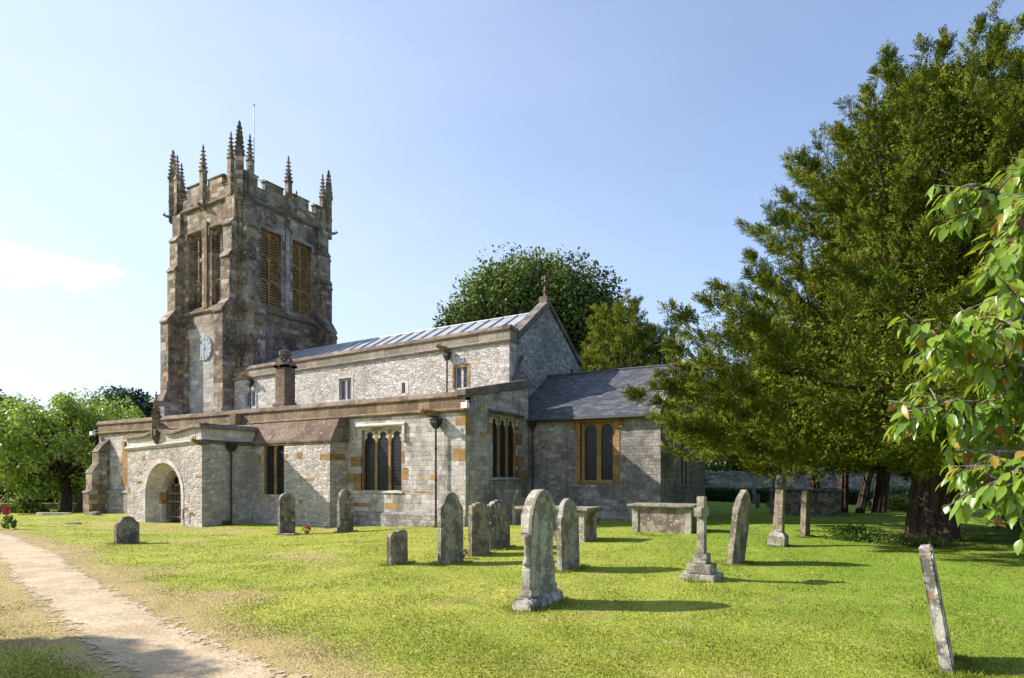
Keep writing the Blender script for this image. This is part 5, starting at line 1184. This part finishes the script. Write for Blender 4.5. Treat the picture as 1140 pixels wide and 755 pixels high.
# tree just out of frame on the left, whose shadow falls over the corner of the lawn
sp_ = np.array([CX, CY]) + FW * 5.5 + RT * (-12.5)
broadleaf(float(sp_[0]), float(sp_[1]), 4.6, 2.3, 1.5, 1.3, 'young broadleaved tree beside the path left of the camera', 41, 80, 330, .15, 'lime_leaf', (.14, 3.0), group=None)

# far woodland ring: one mass
r_ = np.random.default_rng(77); n = 900
ang = r_.uniform(0, 2 * math.pi, n); rd = r_.uniform(85, 125, n); cw = np.stack([CX + rd * np.cos(ang), CY + rd * np.sin(ang), r_.uniform(-.5, 3.2, n)], 1)
k = np.repeat(np.arange(n), 90); v = unit(len(k), r_); P = cw[k] + v * r_.uniform(.6, 2.8, (len(k), 1)) * np.array([1.5, 1.5, .8])
o = leaves(P, unit(len(k), r_), v + unit(len(k), r_) * .6, .9 * r_.uniform(.7, 1.3, len(k)), .34, 'woodland', 'far_leaf'); tag(o, kind='stuff')

# boundary walls, hedges
def wallrun(x0, y0, x1, y1, h, th, label, name='stone_wall', mat='boundary'):
    L = math.hypot(x1 - x0, y1 - y0); a = math.atan2(y1 - y0, x1 - x0); g0 = gh((x0 + x1) / 2, (y0 + y1) / 2)
    b_ = MB(); n = int(L / .5); 
    tops = [h + random.uniform(-.05, .05) for _ in range(n + 1)]
    for i in range(n): b_.prism_d([(i * L / n, -.6), ((i + 1) * L / n, -.6), ((i + 1) * L / n, tops[i + 1]), (i * L / n, tops[i])], -th / 2, th / 2)
    o = b_.build('stone_wall' if name == 'stone_wall' else name, [mat], None); o.location = (x0, y0, g0); o.rotation_euler = (0, 0, a)
    T = tag(o, label, 'wall')
    b_ = MB()
    for i in range(int(L / .22)):
        x = i * .22; b_.hexa([(x, -th / 2 - .02, h - .04), (x + .2, -th / 2 - .02, h - .04), (x + .2, th / 2 + .02, h - .04), (x, th / 2 + .02, h - .04), (x + random.uniform(0, .05), -th / 2, h + random.uniform(.12, .22)), (x + .17, -th / 2, h + random.uniform(.12, .22)), (x + .17, th / 2, h + random.uniform(.1, .2)), (x + .02, th / 2, h + random.uniform(.1, .2))])
    b_.build('coping_stones', [mat], o); return o
wallrun(-6, 30, 46, 24.5, 1.9, .5, 'long rubble stone wall bounding the churchyard behind the yews')
wallrun(-52.5, -4.0, -36.5, -1.2, 1.25, .45, 'low dark stone wall at the far left behind the path')
def hedge(x0, y0, x1, y1, h, w, label, mat='hedge_leaf', n=26000, lf=.11, name='hedge'):
    r_ = np.random.default_rng(int(abs(x0 * 3 + y1))); g0 = gh((x0 + x1) / 2, (y0 + y1) / 2); s_ = r_.random(n); dx_, dy_ = x1 - x0, y1 - y0; L = math.hypot(dx_, dy_)
    face = r_.random(n); off = np.where(face < .4, -w / 2, np.where(face < .6, w / 2, r_.uniform(-w / 2, w / 2, n))) + r_.normal(0, .05, n)
    z = np.where(face < .6, r_.uniform(0, h, n), h + r_.normal(0, .05, n)) * (1 + .05 * np.sin(s_ * L * 1.7))
    P = np.stack([x0 + dx_ * s_ - dy_ / L * off, y0 + dy_ * s_ + dx_ / L * off, g0 + z], 1)
    o = leaves(P, unit(n, r_) + np.array([0, 0, .4]), unit(n, r_) + np.array([0, -.6, .6]), lf * r_.uniform(.7, 1.3, n), lf * .36, name, mat, loc=((x0 + x1) / 2, (y0 + y1) / 2, g0)); 
    b_ = MB(); a = math.atan2(dy_, dx_); b_.box(0, L, -w / 2 + .06, w / 2 - .06, -.2, h - .06); c_ = b_.build('hedge_core', ['dark'], o)
    c_.location = (x0 - (x0 + x1) / 2, y0 - (y0 + y1) / 2, 0); c_.rotation_euler = (0, 0, a); tag(o, label, 'hedge'); return o
hedge(-2, 26.5, 15.5, 24.6, .78, .9, 'dark clipped hedge in front of the far churchyard wall')
hedge(16.8, 22.9, 30, 21.6, .8, .9, 'continuation of the clipped hedge to the right of the marker post')
hedge(-54, 9, -39, 14, 2.2, 1.5, 'tall dark hedge between the trunks at the far left', n=30000, lf=.2)

def shrub(x, y, rx, ry, h, n, label, mat='shrub_leaf', lf=.07, seed=0, name='shrub', group='shrubs and weeds'):
    r_ = np.random.default_rng(seed + 50); g0 = gh(x, y); v = unit(n, r_); v[:, 2] = np.abs(v[:, 2]); q = r_.random(n) ** .4; lump = 1 + .25 * np.sin(v[:, 0] * 7 + seed) * np.cos(v[:, 1] * 6)
    P = np.array([x, y, g0]) + v * (q * lump)[:, None] * np.array([rx, ry, h])
    o = leaves(P, v + unit(n, r_) * .8 + np.array([0, 0, .3]), unit(n, r_) + np.array([0, 0, .8]), lf * r_.uniform(.6, 1.3, n), lf * .38, name, mat, loc=(x, y, g0)); tag(o, label, 'shrub', group); return o
shrub(11.6, 1.1, .75, .5, .42, 1300, 'leafy green weeds growing at the left foot of the yew trunk', seed=1)
shrub(12.9, .35, .9, .35, .26, 1300, 'low ivy and nettles along the front of the yew trunk', 'oak_leaf', .06, 2)
shrub(12.6, 25.3, 1.5, .9, 1.25, 3000, 'rounded pale green bush in front of the far stone wall', lf=.12, seed=3)
shrub(8.0, 19.0, 1.1, .8, .55, 1500, 'sunlit weeds on the grass before the hedge', lf=.12, seed=4)
shrub(13.3, 18.0, 2.0, 1.2, .8, 3000, 'rough green growth in the shade left of the yew trunk', 'oak_leaf', .11, 5)
shrub(17.5, 8.0, 2.2, 1.2, .7, 2600, 'dark undergrowth between the two large yews', 'oak_leaf', .10, 6)
for i, (px_, py_) in enumerate(((-9.7, -2.2), (-.9, -.3), (1.5, 3.9))):
    shrub(px_, py_, .22, .15, .22, 260, ('dark weeds in the corner below the porch downpipe', 'tuft of grass at the foot of the aisle downpipe', 'small weeds where the aisle end wall meets the chancel')[i], 'shrub_leaf', .05, 10 + i)
# sapling beside the path on the left
sx_, sy_ = gp(11, 590, -.1)
shrub(sx_, sy_, .16, .16, .50, 70, 'spindly green sapling at the edge of the path on the left', 'shrub_leaf', .16, 9)
shrub(-33.5, .6, 2.6, .8, .5, 2500, 'long pale grass around the forked tree trunk', 'shrub_leaf', .2, 22)

# flowers on graves
def flower_pot(x, y, label, colr, s_=1.0):
    g0 = gh(x, y); T = empty('flower_pot', (x, y, g0)); tag(T, label, 'flowers', 'flowers left on graves')
    b_ = MB(); b_.tube([(0, 0, 0), (0, 0, .13 * s_)], [.06 * s_, .085 * s_], 10); b_.build('pot', [simple('terracotta_pot', (.22, .10, .06), .8)], T)
    r_ = np.random.default_rng(int(abs(x) * 10)); n = 60; v = unit(n, r_); v[:, 2] = abs(v[:, 2]); leaves(np.array([0, 0, .13 * s_]) + v * .10 * s_, v + unit(n, r_) * .5, unit(n, r_), .07, .02, 'foliage', 'shrub_leaf', T)
    for k in range(7):
        a = k * 2.4; b_ = MB(); b_.blob((.08 * s_ * math.cos(a), .08 * s_ * math.sin(a), (.2 + .03 * (k % 3)) * s_), (.035 * s_, .035 * s_, .026 * s_), 0, 6, .2); b_.build('flower_head', [simple('petal', colr, .6)], T)
flower_pot(-3.75, -3.55, 'small pot of red flowers on the grass between the two left headstones', (.55, .03, .05))
flower_pot(-3.55, -2.3, 'deep red flowers close against the wall between the two left headstones', (.40, .01, .05), 1.1)
flower_pot(3.55, 2.9, 'pink and white flowers at the foot of the chancel wall', (.75, .35, .45), 1.4)
flower_pot(4.75, -7.0, 'tiny pale vase fallen beside the small stumpy headstone', (.6, .6, .62), .7)

# dandelions
dand = None
for i, (px, py) in enumerate([(716, 648), (727, 652), (711, 643), (775, 652), (789, 653), (562, 612), (559, 664), (668, 609), (703, 605), (777, 646), (840, 660), (905, 640), (560, 660), (438, 690), (620, 720), (830, 700)]):
    x, y = gp(px, py)
    if dand is None:
        b_ = MB()
        for k in range(9): a = k * .7; b_.add([(0, 0, .045), (.024 * math.cos(a), .024 * math.sin(a), .052), (.024 * math.cos(a + .6), .024 * math.sin(a + .6), .052)], [(0, 1, 2)])
        b_.blob((0, 0, .047), (.014, .014, .008)); b_.tube([(0, 0, 0), (0, 0, .045)], .003, 4)
        dand = o = b_.build('dandelion', [simple('dandelion_yellow', (.75, .52, .02), .6)], None)
    else:
        o = dand.copy(); col.objects.link(o)
    o.location = (x, y, gh(x, y)); o.rotation_euler = (.2, .1, i); tag(o, 'small yellow dandelion flower open in the lawn', 'flower', 'dandelions in the lawn')

# person at the far left edge, walking along the path
def person(x, y, rz):
    g0 = gh(x, y); P = {}
    J = [('pelvis', (0, 0, .92), .13), ('belly', (0, 0, 1.05), .125), ('chest', (0, .01, 1.28), .145), ('neckb', (0, 0, 1.43), .07), ('neck', (0, -.01, 1.49), .05), ('head', (0, -.03, 1.60), .092), ('crown', (0, -.02, 1.68), .075),
         ('hipL', (-.09, 0, .88), .095), ('kneeL', (-.10, -.12, .50), .06), ('ankL', (-.10, .02, .10), .042), ('toeL', (-.11, -.12, .04), .032),
         ('hipR', (.09, 0, .88), .095), ('kneeR', (.10, .06, .48), .06), ('ankR', (.10, .26, .13), .042), ('toeR', (.11, .16, .05), .032),
         ('shL', (-.18, 0, 1.38), .055), ('elL', (-.23, .06, 1.12), .042), ('wrL', (-.22, -.08, .92), .03), ('hdL', (-.22, -.12, .85), .034),
         ('shR', (.18, 0, 1.38), .055), ('elR', (.24, .03, 1.12), .042), ('wrR', (.26, -.06, .90), .03), ('hdR', (.26, -.08, .82), .034)]
    E_ = [('pelvis', 'belly'), ('belly', 'chest'), ('chest', 'neckb'), ('neckb', 'neck'), ('neck', 'head'), ('head', 'crown'), ('pelvis', 'hipL'), ('hipL', 'kneeL'), ('kneeL', 'ankL'), ('ankL', 'toeL'), ('pelvis', 'hipR'), ('hipR', 'kneeR'), ('kneeR', 'ankR'), ('ankR', 'toeR'),
          ('chest', 'shL'), ('shL', 'elL'), ('elL', 'wrL'), ('wrL', 'hdL'), ('chest', 'shR'), ('shR', 'elR'), ('elR', 'wrR'), ('wrR', 'hdR')]
    def skinned(name, js, mats, extra=0.0, parent=None, loc=(0, 0, 0)):
        ids = {j[0]: i for i, j in enumerate(js)}; me = bpy.data.meshes.new(name); me.from_pydata([j[1] for j in js], [(ids[a], ids[b]) for a, b in E_ if a in ids and b in ids], [])
        o = bpy.data.objects.new(name, me); col.objects.link(o); md = o.modifiers.new('skin', 'SKIN'); md.use_smooth_shade = True
        for i, j in enumerate(js): me.skin_vertices[0].data[i].radius = (j[2] + extra, j[2] * .85 + extra)
        me.skin_vertices[0].data[0].use_root = True
        s_ = o.modifiers.new('sub', 'SUBSURF'); s_.levels = s_.render_levels = 2; me.materials.append(mats)
        if parent: o.parent = parent
        else: o.location = loc
        return o
    skin = simple('skin', (.45, .27, .19), .6); B = skinned('person', J, skin, 0, None, (x, y, g0)); B.rotation_euler = (0, 0, rz)
    tag(B, 'person in yellow top and black trousers walking at the left edge', 'person')
    tr_ = [j for j in J if j[0] in ('pelvis', 'hipL', 'kneeL', 'ankL', 'hipR', 'kneeR', 'ankR')]; skinned('trousers', tr_, simple('black_cloth', (.012, .012, .014), .9), .014, B)
    tp = [j for j in J if j[0] in ('belly', 'chest', 'neckb', 'shL', 'elL', 'shR', 'elR')]; skinned('top', tp, simple('yellow_cloth', (.55, .38, .10), .85, nz=.2), .016, B)
    b_ = MB(); b_.blob((0, .0, 1.655), (.098, .108, .09), 0, 12); b_.build('hair', [simple('brown_hair', (.05, .03, .02), .8)], B, smooth=True)
    return B
pu = np.array([CX, CY]) + FW * 23.5 + RT * ((-7 - 570) / 700 * 23.5)
person(float(pu[0]), float(pu[1]), R(200))
bx_, by_ = float(pu[0] + RT[0] * .46), float(pu[1] + RT[1] * .46)
b_ = MB(); b_.hexa([(-.13, -.07, .42), (.13, -.07, .42), (.13, .07, .42), (-.13, .07, .42), (-.16, -.09, .72), (.16, -.09, .72), (.16, .09, .72), (-.16, .09, .72)]); b_.tube([(-.1, 0, .72), (-.06, 0, .86), (.06, 0, .86), (.1, 0, .72)], .01, 5)
o = b_.build('shopping_bag', [simple('red_cloth', (.35, .02, .05), .8)], None, bevel=.02); o.location = (bx_, by_, gh(bx_, by_)); tag(o, 'dark red bag held by the walker at the left edge', 'bag')

# ------------------------------------------------------------------ cherry tree overhanging from the right
CT = np.array([CX, CY]) + FW * 3.9 + RT * 5.4; tx, ty = float(CT[0]), float(CT[1]); g0 = gh(tx, ty)
CHT = empty('cherry_tree', (tx, ty, g0)); tag(CHT, 'cherry tree reaching in from the right with large drooping leaves', 'tree')
def cw_(px, py, d):
    px += 22      # a point at depth d
    return Vector((CX + FW[0] * d + RT[0] * (px - 570) / 700 * d, CY + FW[1] * d + RT[1] * (px - 570) / 700 * d, EYE + (531 - py) / 700 * d))
random.seed(5); wood = MB(); twig = []
trunk_top = Vector((tx, ty, g0 + 2.0)); wd = MB(); limb(wd, (tx, ty, g0 - .3), tuple(trunk_top), .16, .12, .1, 8, sides=14); wd.build('trunk', ['cherry_bark'], CHT, (tx, ty, g0), smooth=True)
BR = [
    [(1330, 280, 3.8), (1250, 240, 3.6), (1180, 250, 3.4), (1130, 270, 3.3)], [(1330, 230, 4.0), (1250, 215, 3.8), (1190, 200, 3.6), (1140, 180, 3.5)],
    [(1330, 420, 3.8), (1250, 440, 3.6), (1190, 450, 3.4), (1140, 440, 3.3)], [(1320, 360, 4.1), (1230, 350, 3.9), (1160, 360, 3.8), (1100, 380, 3.7), (1060, 370, 3.6)],
  # (branch path in picture-plane sketch and depth, turned into world points once here)
    [(1330, 300, 3.9), (1240, 250, 3.8), (1160, 235, 3.6), (1100, 222, 3.5), (1068, 205, 3.45)],
    [(1330, 330, 3.9), (1230, 330, 3.7), (1150, 330, 3.5), (1128, 300, 3.4), (1120, 262, 3.4)],
    [(1320, 380, 3.9), (1220, 400, 3.7), (1140, 410, 3.5), (1070, 400, 3.4), (1015, 378, 3.3)],
    [(1320, 400, 3.9), (1210, 440, 3.8), (1110, 452, 3.6), (1050, 445, 3.5), (1003, 455, 3.45)],
    [(1320, 420, 3.9), (1220, 480, 3.7), (1150, 497, 3.5), (1100, 500, 3.4), (1075, 520, 3.35)],
    [(1320, 430, 3.9), (1230, 500, 3.5), (1160, 530, 3.3), (1120, 525, 3.2), (1085, 540, 3.2)],
    [(1330, 260, 4.0), (1250, 200, 3.9), (1180, 190, 3.7), (1120, 190, 3.6)],
    [(1330, 350, 3.9), (1240, 370, 3.5), (1170, 380, 3.3), (1120, 352, 3.2), (1098, 360, 3.2)],
    [(1320, 400, 4.2), (1230, 420, 4.1), (1160, 440, 4.0), (1100, 420, 3.9), (1040, 410, 3.8)],
    [(1330, 300, 4.2), (1240, 290, 4.1), (1170, 290, 4.0), (1120, 320, 3.9), (1090, 350, 3.8)],
    [(1320, 440, 4.0), (1240, 470, 4.0), (1170, 470, 3.9), (1120, 475, 3.8), (1060, 480, 3.7)],
    [(1330, 250, 3.7), (1260, 220, 3.4), (1200, 215, 3.2), (1150, 215, 3.1), (1118, 240, 3.1)]]
leafC, leafD, leafN = [], [], []; redC, redD, redN = [], [], []
def leafy(p0, p1, dens, hang=1.0):
    n = max(2, int((p1 - p0).length * dens))
    for i in range(n):
        q = (i + random.random()) / n; p = p0.lerp(p1, q); ax = (p1 - p0).normalized(); side = Vector((random.uniform(-1, 1), random.uniform(-1, 1), random.uniform(-.3, .6)))
        d = (side * .9 + ax * .5 + Vector((0, 0, -.9 * hang))).normalized(); nn = Vector((random.uniform(-.6, .6), random.uniform(-.6, .6), 1.0)) - d * .2
        if random.random() < .045: redC.append(p); redD.append(Vector((random.uniform(-.4, .4), random.uniform(-.4, .4), -1))); redN.append(Vector((random.uniform(-1, 1), random.uniform(-1, 1), .3)))
        else: leafC.append(p + side * .02); leafD.append(d); leafN.append(nn)
HUBS = [cw_(1345, 262, 3.8), cw_(1325, 365, 3.95), cw_(1335, 455, 3.75)]
for h_ in HUBS: limb(wood, tuple(trunk_top - Vector((0, 0, .25 + .2 * random.random()))), tuple(h_), .075, .030, .55, 9, sides=9)
limb(wood, tuple(trunk_top), tuple(trunk_top + Vector((.5, .3, 2.3))), .11, .03, .4, 8, sides=9)
for q_ in range(6):
    a_ = q_ * 1.05; limb(wood, tuple(trunk_top + Vector((.2, .1, .5 + .25 * q_))), tuple(trunk_top + Vector((.8 + 1.5 * math.cos(a_), .5 + 1.5 * math.sin(a_), 1.6 + .3 * q_))), .05, .012, .4, 7, sides=7)
for bi, pth in enumerate(BR):
    hub = min(HUBS, key=lambda h: (h - cw_(*pth[1])).length); pts = [hub] + [cw_(*p) for p in pth[1:]]; m_ = []
    for i in range(len(pts) - 1):
        for k in range(4): m_.append(pts[i].lerp(pts[i + 1], k / 4) + Vector([random.uniform(-1, 1) * .022 for _ in range(3)]))
    m_.append(pts[-1]); N_ = len(m_); wood.tube(m_, [.020 * (1 - k / N_) ** .8 + .0035 for k in range(N_)], 7)
    for k in range(5, N_):
        if k > 6: leafy(m_[k - 1], m_[k], 34 + 16 * (k / N_))
        for s_ in range(3 if k > 7 else 2):
            d = Vector((random.uniform(-1, 1), random.uniform(-1, 1), random.uniform(-1.0, .5))); L = random.uniform(.12, .30) * (1.25 - .6 * k / N_); e = m_[k] + d.normalized() * L + (m_[min(k, N_ - 1)] - m_[k - 1]).normalized() * L * .6
            wood.tube([m_[k], m_[k].lerp(e, .5) + Vector((0, 0, .01)), e], [.006, .0045, .0025], 5)
            leafy(m_[k].lerp(e, .25), e, 55)
wood.build('branch', ['cherry_bark'], CHT, (tx, ty, g0), smooth=True)
def bigleaves(Cs, Ds, Ns, name, mat, L0=.100, w0=.022, curl=.25):
    Cs, Ds, Ns = [np.array([tuple(v) for v in a]) for a in (Cs, Ds, Ns)]; n = len(Cs); r_ = np.random.default_rng(9)
    Ds /= np.linalg.norm(Ds, axis=1, keepdims=True); S = np.cross(Ds, Ns); S /= np.linalg.norm(S, axis=1, keepdims=True) + 1e-9; U = np.cross(S, Ds)
    L = (L0 * r_.uniform(.4, 1.3, n))[:, None]; w = (w0 * r_.uniform(.75, 1.2, n))[:, None]; fold = r_.uniform(.15, .55, n)[:, None]; cu = (curl * r_.uniform(.2, 1.6, n))[:, None]
    prof = [(0, .05), (.12, .45), (.3, .9), (.5, 1.0), (.7, .78), (.87, .36), (1.0, .02)]; Vv = []
    for t_, ww in prof:
        c_ = Cs + Ds * L * (t_ + .12) - U * L * cu * t_ * t_; Vv += [c_ - S * w * ww + U * w * ww * fold, c_, c_ + S * w * ww + U * w * ww * fold]
    V = np.stack(Vv, 1); m = len(prof); F = []
    for i in range(m - 1):
        for j in (0, 1): F.append((i * 3 + j, i * 3 + j + 1, (i + 1) * 3 + j + 1, (i + 1) * 3 + j))
    F = (np.array(F)[None] + (np.arange(n) * m * 3)[:, None, None]).reshape(-1, 4)
    return npmesh(name, V.reshape(-1, 3), F, mat, CHT, smooth=True, loc=(tx, ty, g0))
bigleaves(leafC, leafD, leafN, 'foliage', 'cherry_leaf'); bigleaves(redC, redD, redN, 'withered_leaves', 'cherry_red', .075, .02, .8)
# crown above and behind, out of the frame
broad_n = 3600; r_ = np.random.default_rng(3); v = unit(broad_n, r_)
P = np.array([tx + RT[0] * 1.6, ty + RT[1] * 1.6, g0 + 4.3]) + v * (r_.random(broad_n) ** .35)[:, None] * np.array([2.2, 2.2, 1.4])
leaves(P, v + unit(broad_n, r_) - np.array([0, 0, .7]), unit(broad_n, r_) + np.array([0, 0, .8]), .12, .028, 'crown', 'cherry_leaf', CHT, loc=(tx, ty, g0))

# ------------------------------------------------------------------ grass blades (uncountable)
FEET = [(-4.87, -8.55, .42), (-4.62, -3.61, .4), (-3.24, -2.36, .4), (4.30, -8.49, .36), (5.02, -7.78, .48), (4.66, -6.24, .44), (4.46, -5.13, .5), (7.44, -7.59, .45), (9.80, -5.14, .5), (10.38, 1.54, .35), (12.70, -10.99, .4), (8.36, -10.45, .55), (9.7, -7.36, .42), (10.05, -1.3, .36), (6.6, .5, 1.0), (5.0, -3.1, 1.0)]
def scatter_grass(n, dmin, dmax, seed):
    r_ = np.random.default_rng(seed); tt = 1 / (1 / dmax + r_.random(n) * (1 / dmin - 1 / dmax)); u = r_.uniform(-.87, .87, n)
    x = CX + FW[0] * tt + RT[0] * u * tt; y = CY + FW[1] * tt + RT[1] * u * tt; return x, y, tt, r_
x, y, tt, r_ = scatter_grass(430000, 3.2, 30, 5)
pd = pathdist(x, y); nz_ = vnoise(x, y, 12, 5.0)
keep = (r_.random(len(x)) < np.clip(.04 + .96 * sst(pd + nz_ * .25, -.15, .55), 0, 1))
inch = ((x > AX0) & (x < .05) & (y > -.05)) | ((x > -.2) & (x < KX1) & (y > KY0)) | ((x > PX0) & (x < PX1) & (y > PY)) | ((x > -10) & (x < -5.5) & (y > CY0)); keep &= ~inch
x, y, tt = x[keep], y[keep], tt[keep]; far_ = np.ones(len(x))
for (hx, hy, hr) in FEET:
    k_ = 700; q = r_.uniform(0, 2 * math.pi, k_); w_ = hr * (.75 + .5 * r_.random(k_)); x = np.append(x, hx + w_ * np.cos(q) * .55); y = np.append(y, hy + w_ * np.sin(q)); tt = np.append(tt, np.full(k_, 8.0)); far_ = np.append(far_, np.full(k_, 2.0))
n = len(x); dr = dryness(x, y); z = gzi(x, y)
tuft = .6 + .55 * np.clip(vnoise(x, y, 15, 2.6) + .4, 0, 1); hgt = (.022 + .005 * np.clip(tt / 8, 0, 2)) * tuft * r_.uniform(.5, 1.35, n) * (1 - .45 * dr) * far_
wid = (.0022 + .00055 * tt) * r_.uniform(.7, 1.3, n); a = r_.uniform(0, 2 * math.pi, n); ln = r_.uniform(.1, .9, n) * hgt; la = r_.uniform(0, 2 * math.pi, n)
B = np.stack([x, y, z - .004], 1); S = np.stack([np.cos(a), np.sin(a), np.zeros(n)], 1) * wid[:, None]; Tp = B + np.stack([np.cos(la) * ln, np.sin(la) * ln, hgt], 1)
V = np.stack([B - S, B + S, Tp], 1).reshape(-1, 3); gr = npmesh('grass', V, np.arange(len(V)).reshape(-1, 3), 'blade'); setattr_float(gr.data, 'dry', np.repeat(dr, 3)); tag(gr, kind='stuff')
